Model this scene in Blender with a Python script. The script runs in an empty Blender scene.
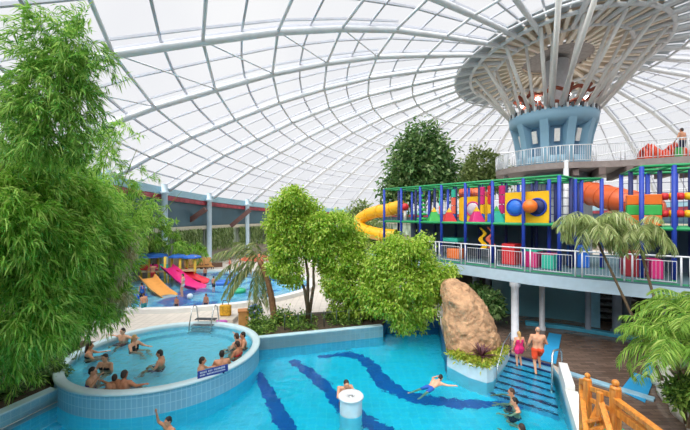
import bpy, math, random
import numpy as np
from mathutils import Vector, Matrix
from mathutils.geometry import tessellate_polygon

random.seed(7)
RNG = np.random.default_rng(11)
C = bpy.context.scene.collection
PI = math.pi
F, CX, CY, CZ = 345.0, 345.0, 215.0, 6.0       # focal length in pixels, principal point, camera height

def P(px, py, Y):                               # a photograph pixel at a given distance
    return Vector(((px-CX)/F*Y, Y, CZ-(py-CY)/F*Y))
def G(px, py, z=0.0):                           # a photograph pixel on a given level
    Y = F*(CZ-z)/(py-CY)
    return Vector(((px-CX)/F*Y, Y, z))

# ------------------------------------------------------------------ materials
def lin(c):
    return tuple(((v/255)/12.92 if v/255 <= .04045 else ((v/255+.055)/1.055)**2.4) for v in c)
MATS = {}
def mat(name, rgb, rough=.5, var=.10, scale=4.0, bump=0.0, bscale=None, metal=0.0, spec=.5):
    if name in MATS: return MATS[name]
    m = bpy.data.materials.new(name); m.use_nodes = True
    nt = m.node_tree; b = nt.nodes['Principled BSDF']
    c = lin(rgb)
    tc = nt.nodes.new('ShaderNodeTexCoord')
    n = nt.nodes.new('ShaderNodeTexNoise'); n.inputs['Scale'].default_value = scale; n.inputs['Detail'].default_value = 5
    nt.links.new(tc.outputs['Object'], n.inputs['Vector'])
    r = nt.nodes.new('ShaderNodeValToRGB')
    r.color_ramp.elements[0].position = .3; r.color_ramp.elements[1].position = .7
    r.color_ramp.elements[0].color = (*[v*(1-var) for v in c], 1)
    r.color_ramp.elements[1].color = (*[min(1, v*(1+var)) for v in c], 1)
    nt.links.new(n.outputs['Fac'], r.inputs['Fac']); nt.links.new(r.outputs['Color'], b.inputs['Base Color'])
    b.inputs['Roughness'].default_value = rough; b.inputs['Metallic'].default_value = metal
    b.inputs['Specular IOR Level'].default_value = spec
    if bump:
        n2 = nt.nodes.new('ShaderNodeTexNoise'); n2.inputs['Scale'].default_value = bscale or scale*4; n2.inputs['Detail'].default_value = 6
        nt.links.new(tc.outputs['Object'], n2.inputs['Vector'])
        bp = nt.nodes.new('ShaderNodeBump'); bp.inputs['Strength'].default_value = bump; bp.inputs['Distance'].default_value = .1
        nt.links.new(n2.outputs['Fac'], bp.inputs['Height']); nt.links.new(bp.outputs['Normal'], b.inputs['Normal'])
    MATS[name] = m
    return m

def leaf_mat(name, lo, mid, hi, trans=.35):
    if name in MATS: return MATS[name]
    m = bpy.data.materials.new(name); m.use_nodes = True
    nt = m.node_tree; b = nt.nodes['Principled BSDF']; out = nt.nodes['Material Output']
    g = nt.nodes.new('ShaderNodeNewGeometry'); r = nt.nodes.new('ShaderNodeValToRGB')
    e = r.color_ramp.elements
    e[0].position = 0; e[0].color = (*lin(lo), 1); e[1].position = 1; e[1].color = (*lin(hi), 1)
    k = e.new(.5); k.color = (*lin(mid), 1)
    nt.links.new(g.outputs['Random Per Island'], r.inputs['Fac'])
    nt.links.new(r.outputs['Color'], b.inputs['Base Color'])
    b.inputs['Roughness'].default_value = .45; b.inputs['Specular IOR Level'].default_value = .35
    t = nt.nodes.new('ShaderNodeBsdfTranslucent'); nt.links.new(r.outputs['Color'], t.inputs['Color'])
    x = nt.nodes.new('ShaderNodeMixShader'); x.inputs[0].default_value = trans
    nt.links.new(b.outputs[0], x.inputs[1]); nt.links.new(t.outputs[0], x.inputs[2]); nt.links.new(x.outputs[0], out.inputs['Surface'])
    MATS[name] = m
    return m

def tile_mat(name, rgb, grout, mode='xy', w=.3, h=.3, rough=.3, var=.08, mortar=.02, bump=.0, centre=(0, 0), offset=0.0, radius=3.4):
    if name in MATS: return MATS[name]
    m = bpy.data.materials.new(name); m.use_nodes = True
    nt = m.node_tree; b = nt.nodes['Principled BSDF']; L = nt.links.new
    g = nt.nodes.new('ShaderNodeNewGeometry')
    s = nt.nodes.new('ShaderNodeSeparateXYZ'); L(g.outputs['Position'], s.inputs[0])
    cmb = nt.nodes.new('ShaderNodeCombineXYZ')
    def mth(op, a, bb):
        n = nt.nodes.new('ShaderNodeMath'); n.operation = op
        for i, v in enumerate((a, bb)):
            if isinstance(v, (int, float)): n.inputs[i].default_value = v
            else: L(v, n.inputs[i])
        return n.outputs[0]
    if mode == 'xy':
        L(s.outputs['X'], cmb.inputs[0]); L(s.outputs['Y'], cmb.inputs[1])
    elif mode == 'wall':
        L(mth('ADD', s.outputs['X'], s.outputs['Y']), cmb.inputs[0]); L(s.outputs['Z'], cmb.inputs[1])
    else:
        a = mth('ARCTAN2', mth('SUBTRACT', s.outputs['Y'], centre[1]), mth('SUBTRACT', s.outputs['X'], centre[0]))
        L(mth('MULTIPLY', a, radius), cmb.inputs[0]); L(s.outputs['Z'], cmb.inputs[1])
    br = nt.nodes.new('ShaderNodeTexBrick'); L(cmb.outputs[0], br.inputs['Vector'])
    br.offset = offset; br.inputs['Scale'].default_value = 1
    br.inputs['Brick Width'].default_value = w; br.inputs['Row Height'].default_value = h
    br.inputs['Mortar Size'].default_value = mortar
    c = lin(rgb)
    br.inputs['Color1'].default_value = (*[v*(1-var) for v in c], 1); br.inputs['Color2'].default_value = (*[min(1, v*(1+var)) for v in c], 1)
    br.inputs['Mortar'].default_value = (*lin(grout), 1)
    L(br.outputs['Color'], b.inputs['Base Color'])
    b.inputs['Roughness'].default_value = rough
    MATS[name] = m
    return m

def water_mat(name, tint, rough=0.0, bump=.25, scale=2.2, refl=1.0):
    m = bpy.data.materials.new(name); m.use_nodes = True
    nt = m.node_tree; nt.nodes.remove(nt.nodes['Principled BSDF']); out = nt.nodes['Material Output']; L = nt.links.new
    g = nt.nodes.new('ShaderNodeNewGeometry')
    n = nt.nodes.new('ShaderNodeTexNoise'); n.inputs['Scale'].default_value = scale; n.inputs['Detail'].default_value = 3; n.inputs['Distortion'].default_value = .6
    L(g.outputs['Position'], n.inputs['Vector'])
    bp = nt.nodes.new('ShaderNodeBump'); bp.inputs['Strength'].default_value = bump; bp.inputs['Distance'].default_value = .12
    L(n.outputs['Fac'], bp.inputs['Height'])
    rf = nt.nodes.new('ShaderNodeBsdfRefraction'); rf.inputs['Color'].default_value = (*tint, 1); rf.inputs['IOR'].default_value = 1.33; rf.inputs['Roughness'].default_value = rough
    gl = nt.nodes.new('ShaderNodeBsdfGlossy'); gl.inputs['Roughness'].default_value = .08; gl.inputs['Color'].default_value = (refl, refl, refl, 1)
    fr = nt.nodes.new('ShaderNodeFresnel'); fr.inputs['IOR'].default_value = 1.33
    for q in (rf, gl, fr): L(bp.outputs['Normal'], q.inputs['Normal'])
    x = nt.nodes.new('ShaderNodeMixShader'); L(fr.outputs[0], x.inputs[0]); L(rf.outputs[0], x.inputs[1]); L(gl.outputs[0], x.inputs[2])
    L(x.outputs[0], out.inputs['Surface'])
    return m

# ------------------------------------------------------------------ mesh builder
OFF = {}                                         # object name -> world position of its origin
class MB:
    def __init__(s): s.v = []; s.f = []; s.n = 0
    def add(s, vs, fs):
        vs = np.asarray(vs, dtype=float).reshape(-1, 3)
        s.v.append(vs); k = s.n
        s.f.extend([tuple(i+k for i in f) for f in fs]); s.n += len(vs)
        return s
    def box(s, c, size, rz=0, tilt=None):
        x, y, z = [q/2 for q in size]
        v = np.array([(-x,-y,-z),(x,-y,-z),(x,y,-z),(-x,y,-z),(-x,-y,z),(x,-y,z),(x,y,z),(-x,y,z)])
        R = np.array(Matrix.Rotation(rz, 3, 'Z'))
        if tilt is not None: R = R @ np.array(tilt)
        return s.add(v @ R.T + np.array(c), [(3,2,1,0),(4,5,6,7),(0,1,5,4),(1,2,6,5),(2,3,7,6),(3,0,4,7)])
    def bar(s, a, b, w, h):                      # rectangular bar between two points, h measured upward
        a, b = Vector(a), Vector(b); d = (b-a); L = d.length; d.normalize()
        up = Vector((0,0,1)) if abs(d.z) < .95 else Vector((0,1,0))
        sx = d.cross(up).normalized(); sz = sx.cross(d).normalized()
        vs = []
        for p in (a, b):
            for i, j in ((-1,-1),(1,-1),(1,1),(-1,1)): vs.append(p+sx*(i*w/2)+sz*(j*h/2))
        return s.add([tuple(q) for q in vs], [(3,2,1,0),(4,5,6,7),(0,1,5,4),(1,2,6,5),(2,3,7,6),(3,0,4,7)])
    def tube(s, pts, r, n=8, cap=True, closed=False):
        pts = [Vector(p) for p in pts]; m = len(pts)
        rr = [r]*m if isinstance(r, (int, float)) else list(r)
        vs = []; prev = None
        for i, p in enumerate(pts):
            if closed: d = pts[(i+1) % m]-pts[i-1]
            else: d = pts[min(i+1, m-1)]-pts[max(i-1, 0)]
            d.normalize()
            if prev is None:
                up = Vector((0,0,1)) if abs(d.z) < .9 else Vector((1,0,0))
                x = d.cross(up).normalized()
            else:
                x = prev-d*prev.dot(d)
                x = x.normalized() if x.length > 1e-6 else d.orthogonal().normalized()
            prev = x; y = d.cross(x)
            for k in range(n):
                a = 2*PI*k/n; vs.append(tuple(p+x*(math.cos(a)*rr[i])+y*(math.sin(a)*rr[i])))
        fs = []
        for i in range(m if closed else m-1):
            j = (i+1) % m
            for k in range(n):
                l = (k+1) % n; fs.append((i*n+k, i*n+l, j*n+l, j*n+k))
        if cap and not closed:
            fs.append(tuple(range(n-1, -1, -1))); fs.append(tuple((m-1)*n+k for k in range(n)))
        return s.add(vs, fs)
    def lathe(s, prof, c=(0,0,0), n=32, a0=0, a1=2*PI, sx=1, sy=1):
        full = abs(a1-a0-2*PI) < 1e-6
        m = len(prof); cnt = n if full else n+1; vs = []
        for k in range(cnt):
            a = a0+(a1-a0)*k/n
            for r, z in prof: vs.append((c[0]+r*math.cos(a)*sx, c[1]+r*math.sin(a)*sy, c[2]+z))
        fs = []
        for k in range(n):
            l = (k+1) % cnt
            for i in range(m-1): fs.append((k*m+i, l*m+i, l*m+i+1, k*m+i+1))
        return s.add(vs, fs)
    def ball(s, c, r, n=12, R=None):
        if isinstance(r, (int, float)): r = (r, r, r)
        vs = [(0,0,-1)]; k = max(4, n//2)
        for i in range(1, k):
            t = -PI/2+PI*i/k
            for j in range(n): a = 2*PI*j/n; vs.append((math.cos(t)*math.cos(a), math.cos(t)*math.sin(a), math.sin(t)))
        vs.append((0,0,1)); fs = []
        for j in range(n): fs.append((0, 1+(j+1) % n, 1+j))
        for i in range(k-2):
            for j in range(n): a = 1+i*n; fs.append((a+j, a+(j+1) % n, a+n+(j+1) % n, a+n+j))
        t = len(vs)-1; a = 1+(k-2)*n
        for j in range(n): fs.append((a+j, a+(j+1) % n, t))
        v = np.array(vs)*np.array(r)
        if R is not None: v = v @ np.array(R).T
        return s.add(v+np.array(c), fs)
    def capsule(s, a, b, ra, rb, n=10):
        a, b = Vector(a), Vector(b); d = b-a; L = d.length
        d = d.normalized() if L > 1e-6 else Vector((0,0,1))
        pts, rr = [], []
        for t in (1.0, .92, .7, .38): pts.append(a-d*(ra*t)); rr.append(max(.001, ra*math.sqrt(max(0, 1-t*t))))
        pts.append(a); rr.append(ra); pts.append(a.lerp(b, .5)); rr.append((ra+rb)/2); pts.append(b); rr.append(rb)
        for t in (.38, .7, .92, 1.0): pts.append(b+d*(rb*t)); rr.append(max(.001, rb*math.sqrt(max(0, 1-t*t))))
        return s.tube(pts, rr, n)
    def prism(s, poly, z0, z1):
        p = [tuple(q) for q in poly]; n = len(p)
        area = sum(p[i][0]*p[(i+1) % n][1]-p[(i+1) % n][0]*p[i][1] for i in range(n))
        if area < 0: p = p[::-1]
        tri = tessellate_polygon([[Vector((x, y, 0)) for x, y in p]])
        vs = [(x, y, z0) for x, y in p]+[(x, y, z1) for x, y in p]
        fs = [(i, (i+1) % n, n+(i+1) % n, n+i) for i in range(n)]
        for t in tri:
            a, b, c = t
            cr = (p[b][0]-p[a][0])*(p[c][1]-p[a][1])-(p[b][1]-p[a][1])*(p[c][0]-p[a][0])
            if cr < 0: a, b, c = c, b, a
            fs.append((n+a, n+b, n+c)); fs.append((c, b, a))
        return s.add(vs, fs)
    def sheet(s, outer, holes, z):               # flat polygon with holes, facing up
        loops = [[Vector((x, y, 0)) for x, y in outer]]+[[Vector((x, y, 0)) for x, y in h] for h in holes]
        flat = [q for l in loops for q in l]
        fs = []
        for a, b, c in tessellate_polygon(loops):
            A, B, D = flat[a], flat[b], flat[c]
            if (B.x-A.x)*(D.y-A.y)-(B.y-A.y)*(D.x-A.x) < 0: a, b, c = c, b, a
            fs.append((a, b, c))
        return s.add([(q.x, q.y, z) for q in flat], fs)
    def wall(s, line, z0, z1, flip=False, closed=False):   # single skin along a polyline
        n = len(line); vs = [(x, y, z0) for x, y in line]+[(x, y, z1) for x, y in line]
        fs = []
        for i in range(n if closed else n-1):
            j = (i+1) % n; f = (i, j, n+j, n+i); fs.append(f[::-1] if flip else f)
        return s.add(vs, fs)
    def xform(s, M):                              # transform all collected vertices
        R = np.array(M.to_3x3()); t = np.array(M.translation)
        s.v = [v @ R.T + t for v in s.v]; return s
    def build(s, name, m, parent=None, smooth=False, kind=None, mesh_only=False, local=False, bevel=0):
        v = np.vstack(s.v)
        if parent is not None and not local: v = v-np.array(OFF[parent.name])
        me = bpy.data.meshes.new(name); me.from_pydata([tuple(q) for q in v], [], s.f); me.update()
        if smooth: me.polygons.foreach_set('use_smooth', [True]*len(me.polygons))
        if m is not None: me.materials.append(m)
        if mesh_only: return me
        return link(name, me, parent, kind, bevel)

def link(name, me, parent=None, kind=None, bevel=0):
    o = bpy.data.objects.new(name, me); C.objects.link(o)
    if parent is not None: o.parent = parent; OFF[o.name] = OFF[parent.name]
    else: OFF[o.name] = (0, 0, 0)
    if kind: o['kind'] = kind
    if bevel:
        b = o.modifiers.new('bevel', 'BEVEL'); b.width = bevel; b.segments = 2; b.limit_method = 'ANGLE'
    return o
def tag(o, label=None, cat=None, group=None, kind=None):
    if label: o['label'] = label
    if cat: o['category'] = cat
    if group: o['group'] = group
    if kind: o['kind'] = kind
    return o
def thing(name, label, cat, loc=(0,0,0), group=None, kind=None, rz=0):
    o = bpy.data.objects.new(name, None); C.objects.link(o); o.location = loc; o.rotation_euler.z = rz
    o.empty_display_size = .2; OFF[o.name] = tuple(loc)
    return tag(o, label, cat, group, kind)
def copy_thing(root, loc, rz=0, label=None, group=None, scale=None):
    r = root.copy(); C.objects.link(r); r.location = loc; r.rotation_euler.z = rz
    if scale: r.scale = (scale,)*3
    if label: r['label'] = label
    if group: r['group'] = group
    for ch in list(root.children):
        c = ch.copy(); C.objects.link(c); c.parent = r
        for g in list(ch.children):
            d = g.copy(); C.objects.link(d); d.parent = c
    return r
def raw_mesh(name, v, faces_per, m, smooth=False):   # many equal-size polygons quickly; v is (N,k,3)
    N, k = v.shape[:2]
    me = bpy.data.meshes.new(name)
    me.vertices.add(N*k); me.vertices.foreach_set('co', v.reshape(-1).astype(np.float32))
    me.loops.add(N*k); me.loops.foreach_set('vertex_index', np.arange(N*k, dtype=np.int32))
    me.polygons.add(N); me.polygons.foreach_set('loop_start', np.arange(0, N*k, k, dtype=np.int32))
    me.update(calc_edges=True); me.validate()
    me.materials.append(m)
    return me

# ------------------------------------------------------------------ leaves
def unit(a): return a/np.maximum(1e-9, np.linalg.norm(a, axis=-1, keepdims=True))
def leaf_quads(pos, d, L, W, droop=.15):
    """rhombic blades: pos base points, d unit directions, a random roll"""
    N = len(pos); d = unit(d)
    r = unit(RNG.normal(size=(N, 3))+np.array([0, 0, .9])); s = unit(np.cross(d, r)); u = np.cross(s, d)
    L = np.broadcast_to(L, (N,))[:, None]; W = np.broadcast_to(W, (N,))[:, None]
    mid = pos+d*L*.45+u*L*.06
    tip = pos+d*L-np.array([0, 0, 1])*L*droop
    return np.stack([pos, mid+s*W/2, tip, mid-s*W/2], axis=1)
def blob_points(blobs, N, inner=.55):
    """points in a union of ellipsoids (centre, radii), biased to the outer shell; returns points and outward directions"""
    w = np.array([b[1][0]*b[1][2]+b[1][0]*b[1][1] for b in blobs]); w = w/w.sum()
    idx = RNG.choice(len(blobs), size=N, p=w)
    c = np.array([b[0] for b in blobs])[idx]; r = np.array([b[1] for b in blobs])[idx]
    d = unit(RNG.normal(size=(N, 3)))
    t = (inner**2+(1-inner**2)*RNG.random(N))**.5
    return c+d*r*t[:, None], d
def crown(blobs, N, L, W, down=.5, jitter=.8, inner=.55, cluster=6, spread=.12, droop=.15):
    n = max(1, N//cluster)
    p, d = blob_points(blobs, n, inner)
    p = np.repeat(p, cluster, 0); d = np.repeat(d, cluster, 0)
    base = d+np.array([0, 0, -down])
    dd = unit(base+RNG.normal(size=p.shape)*jitter)
    p = p+RNG.normal(size=p.shape)*spread
    k = len(p)
    return leaf_quads(p, dd, L*(.6+.8*RNG.random(k)), W*(.7+.6*RNG.random(k)), droop)
def pxblobs(lst, depth=1.0):
    """blobs given by photograph position: (px, py, distance, half width px, half height px)"""
    out = []
    for px, py, Y, rx, ry in lst:
        c = P(px, py, Y); k = Y/F
        out.append((tuple(c), (rx*k, (rx+ry)/2*k*depth, ry*k)))
    return out
# ================================================================== the setting
AX, AY = 17.14, 28.0                             # axis of the roof and of the tower under it
SY, TILT = 1.19, -.051                           # the roof is slightly oval and falls a little towards the back
_R = [0, 4.4, 7.69, 11.41, 15.26, 18.81, 22.35, 25.79, 29.16, 32.3, 35.23, 36.2]
_Z = [18.6, 18.35, 17.97, 17.47, 16.86, 15.96, 14.83, 13.45, 12.04, 10.45, 8.72, 8.15]
def zr(r): return float(np.interp(r, _R, _Z))
def D(r, deg, dz=0.0):
    a = math.radians(deg); y = SY*r*math.sin(a)
    return Vector((AX+r*math.cos(a), AY+y, zr(r)+TILT*y+dz))
NR, OFFS = 34, 213.5
STEP = 360/NR

white_paint = mat('white_paint', (226,230,234), .4, .03)
strut_paint = mat('strut_paint', (240,238,234), .45, .04)
rib_paint = mat('rib_paint', (222,226,230), .45, .04)
pale_blue = mat('pale_blue_paint', (150,190,205), .45, .06)
steel = mat('brushed_steel', (200,205,208), .25, .05, metal=.9)
fascia_m = mat('fascia_paint', (176,198,214), .5, .05)

# --- dome glazing
g_m = bpy.data.materials.new('milky_glazing'); g_m.use_nodes = True
nt = g_m.node_tree; nt.nodes.remove(nt.nodes['Principled BSDF'])
tr = nt.nodes.new('ShaderNodeBsdfTransparent'); tr.inputs[0].default_value = (.95,.96,.985,1)
tl = nt.nodes.new('ShaderNodeBsdfTranslucent'); tl.inputs[0].default_value = (.9,.92,.95,1)
nz = nt.nodes.new('ShaderNodeTexNoise'); nz.inputs['Scale'].default_value = .25
rm = nt.nodes.new('ShaderNodeMapRange'); rm.inputs['To Min'].default_value = .06; rm.inputs['To Max'].default_value = .16
mx = nt.nodes.new('ShaderNodeMixShader')
nt.links.new(nz.outputs['Fac'], rm.inputs['Value']); nt.links.new(rm.outputs[0], mx.inputs[0])
nt.links.new(tr.outputs[0], mx.inputs[1]); nt.links.new(tl.outputs[0], mx.inputs[2])
nt.links.new(mx.outputs[0], nt.nodes['Material Output'].inputs['Surface'])
NS = NR*2
RINGS = [7.69, 11.41, 15.26, 18.81, 22.35, 25.79, 29.16, 32.3]
rads = RINGS+[35.6]
b = MB(); vs = []; fs = []
for r in rads:
    for k in range(NS): vs.append(tuple(D(r, OFFS+k*360/NS, .42)))
for i in range(len(rads)-1):
    for k in range(NS):
        l = (k+1) % NS; fs.append((i*NS+k, i*NS+l, (i+1)*NS+l, (i+1)*NS+k))
b.add(vs, fs)
ceiling = b.build('ceiling', g_m, kind='structure')
ceiling['label'] = 'white translucent glazed dome roof on radiating white tubes'
rl = [35.4, 32.3, 29.16, 25.79, 22.35, 18.81, 15.26, 11.41, 7.69, 6.0, 4.5]
pr = [35.6]+RINGS[::-1]
bar_paint = mat('bar_paint', (196,200,210), .5, .04)
for k in range(NR):
    a = OFFS+k*STEP
    MB().tube([D(r, a) for r in rl], [.185]*8+[.17]*3, 10).build('roof_rib', rib_paint, ceiling, True, 'structure')
    b = MB(); pts = [D(r, a-.5, .38) for r in pr]
    for p, q in zip(pts, pts[1:]): b.bar(p, q, .13, .16)
    pts = [D(r, a+.9, .38) for r in pr[:-2]]
    for p, q in zip(pts, pts[1:]): b.bar(p, q, .10, .12)
    b.build('glazing_bar', bar_paint, ceiling, False, 'structure')
    b = MB(); pts = [D(r, a+STEP*.52, .38) for r in pr]
    for p, q in zip(pts, pts[1:]): b.bar(p, q, .13, .12)
    b.build('glazing_bar', bar_paint, ceiling, False, 'structure')
for i, r in enumerate(RINGS):
    b = MB()
    for j in range(NR): b.tube([D(r, OFFS+j*STEP), D(r, OFFS+(j+1)*STEP)], .085, 8)
    b.build('ring_beam', rib_paint, ceiling, True, 'structure')
    b = MB(); r2 = (r+rads[i+1])/2; pts = [D(r2, OFFS+j*STEP/2, .36) for j in range(NR*2+1)]
    for p, q in zip(pts, pts[1:]): b.bar(p, q, .11, .11)
    b.build('glazing_bar', bar_paint, ceiling, False, 'structure')
for k in range(1, NR, 6):                        # wind braces in some bays
    b = MB()
    for i in range(1, len(pr)-3):
        b.tube([D(pr[i], OFFS-k*STEP, .05), D(pr[i+1], OFFS-(k+1)*STEP, .05)], .04, 6)
    b.build('wind_brace', rib_paint, ceiling, True, 'structure')
def band_ring(name, r0, r1, z0, z1, m, n=136, parent=None):   # oval band; heights are fixed numbers or ('roof', offset)
    zz = lambda v, a: D(35.4, a).z+v[1] if isinstance(v, tuple) else v
    vs = []
    for k in range(n):
        a = OFFS+360*k/n; t = math.radians(a)
        for r, z in ((r0,z0),(r1,z0),(r1,z1),(r0,z1)): vs.append((AX+r*math.cos(t), AY+SY*r*math.sin(t), zz(z, a)))
    fs = [(4*k+i, 4*k+(i+1) % 4, 4*((k+1) % n)+(i+1) % 4, 4*((k+1) % n)+i) for k in range(n) for i in range(4)]
    return MB().add(vs, fs).build(name, m, parent, False, 'structure')
band_ring('trim_eave', 35.0, 35.6, ('roof',-.35), ('roof',.35), pale_blue)
band_ring('trim_red', 34.95, 35.2, ('roof',-.85), ('roof',-.4), mat('red_band', (150,58,70), .5, .45, 1.6))
# hub of the roof: opaque beige centre on radial beams, a rim of grey panels
beige = mat('beige_panel', (238,228,212), .55, .05); beige_d = mat('beige_board', (228,212,190), .6, .08)
b = MB(); rr = [2.3, 4.4, 6.5]; NB = 136
b.add([tuple(D(r, k*360/NB, .34)) for r in rr for k in range(NB)],
      [(i*NB+k, i*NB+(k+1) % NB, (i+1)*NB+(k+1) % NB, (i+1)*NB+k) for i in range(2) for k in range(NB)])
b.build('ceiling_hub', beige_d, ceiling, False, 'structure')
for k in range(NR):
    a = OFFS+(k+.5)*STEP
    MB().bar(D(2.4, a, .12), D(6.45, a, .12), .26, .28).build('hub_beam', beige, ceiling, False, 'structure')
gp = mat('grey_roof_panel', (176,184,190), .5, .06)
for k in range(NR*2):
    a0, a1 = OFFS+k*STEP/2+.3, OFFS+(k+1)*STEP/2-.3
    b = MB(); z = .33 if k % 2 else .22
    q = [D(r, a, z+t) for t in (0, .06) for r, a in ((6.4,a0),(7.75,a0),(7.75,a1),(6.4,a1))]
    b.add([tuple(p) for p in q], [(3,2,1,0),(4,5,6,7),(0,1,5,4),(1,2,6,5),(2,3,7,6),(3,0,4,7)])
    b.build('roof_panel', gp, ceiling, False, 'structure')
for r, t in ((4.5, .18), (6.4, .14)):
    MB().tube([D(r, OFFS+j*3) for j in range(120)], t, 8, closed=True).build('ring_beam', rib_paint, ceiling, True, 'structure')
MB().lathe([(0.01,18.75),(2.5,18.7),(2.5,18.6)], (AX,AY,0), 56, sy=SY).build('ceiling_core', mat('dark_core', (150,146,144), .7, .2), ceiling, False, 'structure')

# --- outer wall of the hall
wt = mat('wall_teal', (72,104,118), .4, .12, .3)
band_ring('wall_upper', 35.3, 35.6, 4.6, ('roof',-.3), wt)
band_ring('wall_lower', 35.3, 35.6, .0, 2.0, mat('wall_grey', (150,142,130), .6, .25, 1.2))
band_ring('trim_ledge', 34.9, 35.4, 4.35, 4.75, mat('ledge', (200,194,174), .6, .1))
wm = bpy.data.materials.new('green_window'); wm.use_nodes = True
nt = wm.node_tree; bb = nt.nodes['Principled BSDF']
tc = nt.nodes.new('ShaderNodeNewGeometry'); mp = nt.nodes.new('ShaderNodeMapping'); mp.inputs['Scale'].default_value = (1.1,1.1,.25)
no = nt.nodes.new('ShaderNodeTexNoise'); no.inputs['Scale'].default_value = 1.6; no.inputs['Detail'].default_value = 6
ra = nt.nodes.new('ShaderNodeValToRGB'); e = ra.color_ramp.elements
e[0].position = .35; e[0].color = (*lin((96,120,96)),1); e[1].position = .62; e[1].color = (*lin((190,208,190)),1)
nt.links.new(tc.outputs['Position'], mp.inputs[0]); nt.links.new(mp.outputs[0], no.inputs['Vector']); nt.links.new(no.outputs['Fac'], ra.inputs[0])
nt.links.new(ra.outputs[0], bb.inputs['Base Color']); bb.inputs['Roughness'].default_value = .35
band_ring('window_1', 35.35, 35.6, 2.0, 4.4, wm)
b = MB()
for k in range(96):
    a = math.radians(100+k*1.1)
    b.box((AX+35.25*math.cos(a), AY+SY*35.25*math.sin(a), 3.2), (.09,.12,2.4), a)
b.build('window_frame', mat('frame_grey', (182,188,182), .5), bpy.data.objects['window_1'], False, 'structure')
brown = mat('brown_brace', (96,66,62), .6, .15)
for i, (x0, y0, x1, y1, Y) in enumerate(((206,209,186,223,38.5), (250,210,231,226,44), (168,204,150,222,36))):
    b = MB().bar(P(x0,y0,Y), P(x1,y1,Y-.2), .5, .5); b.build('trim_%d' % (i+1), brown, None, False, 'structure')

# columns that carry the eave
colm = mat('column_paint', (184,206,220), .45, .05)
for k in range(2, 10):
    q = D(34.6, OFFS-k*STEP+2.0); x, Y, zt, r = q.x, q.y, q.z+.1, .27
    o = MB().lathe([(r*1.5,.15),(r*1.5,.4),(r,.45),(r,zt-1.0),(r*1.45,zt-.9),(r*1.45,zt-.7),(r,zt-.65),(r,zt)], (x,Y,0), 16).build('column', colm, None, True, 'structure')
    o['label'] = 'pale blue round column under the roof edge'

# ------------------------------------------------------------------ pools and floors
ZW, ZB, ZD = 0.0, -1.1, .15
RC, RR = (-6.95, 13.6), 3.46
def arc(r, a0, a1, n): return [(RC[0]+r*math.cos(math.radians(a0+(a1-a0)*i/n)), RC[1]+r*math.sin(math.radians(a0+(a1-a0)*i/n))) for i in range(n+1)]
PLANT = [(4.05,13.7),(4.55,12.75),(5.06,12.3),(5.35,12.45),(6.73,14.2),(6.75,15.8),(5.4,18.4)]
shore = [(-11.5,2),(2.5,2),(5.94,8.83),(7.8,12.6),(8.05,13.4),(6.93,14.5),(6.73,14.2),(5.35,12.45),(5.06,12.3),(4.55,12.75),(4.05,13.7),(5.0,18.4),(2.2,18.4),(1.87,17.0),(-3.86,15.3)]
pool_out = shore+arc(3.45, 28.8, -127, 40)[1:]
hole = shore+arc(3.30, 28.8, 233, 40)[1:]
pool_floor_m = tile_mat('pool_floor_tile', (56,216,244), (96,230,250), 'xy', .3,.3,.4,.05,.012)
pool_wall_m = tile_mat('pool_wall_tile', (140,205,226), (178,222,234), 'wall', .3,.3,.3,.06,.015)
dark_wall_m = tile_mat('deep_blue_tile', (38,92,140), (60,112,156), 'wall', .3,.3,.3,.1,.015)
pale_floor = tile_mat('pale_deck_tile', (214,206,196), (190,182,172), 'xy', .4,.4,.45,.06,.02)
circle36 = [(AX+35.5*math.cos(2*PI*k/96), AY+SY*35.5*math.sin(2*PI*k/96)) for k in range(96)]
MB().sheet(circle36, [hole], ZD).build('floor', pale_floor, None, False, 'structure')
wet = tile_mat('wet_brown_tile', (118,98,86), (92,80,74), 'xy', .5,.16,.13,.25,.012,offset=.5)
MB().sheet([(7.0,14.55),(8.12,13.5),(8.25,12.9),(6.15,8.7),(2.7,1.8),(3,-3),(30,-3),(34,22),(24,23.5),(9,23.5),(5.6,19),(6.8,15.9)], [], ZD+.006).build('floor_wet', wet, None, False, 'structure')
MB().sheet(pool_out, [], ZB).build('floor_pool', pool_floor_m, None, False, 'structure')
b = MB(); b.wall([(-11.5,2),(-9.03,10.86)], ZB, .5); b.wall([(1.87,17.0),(-3.86,15.3)], ZB, .5)
b.wall([(2.5,2),(5.94,8.83),(7.8,12.6)], ZB, .45, True); b.wall([(6.93,14.5),(6.73,14.2)], ZB, .1)
b.wall([(7.8,12.6),(8.05,13.4)], ZB, ZD); b.wall([(8.05,13.4),(6.93,14.5)], ZB, ZD)
b.build('wall_pool', pool_wall_m, None, False, 'structure')
b = MB(); b.wall([(4.05,13.7),(5.0,18.4),(2.2,18.4),(1.87,17.0)], ZB, .5); b.build('wall_recess', dark_wall_m, None, False, 'structure')

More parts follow.
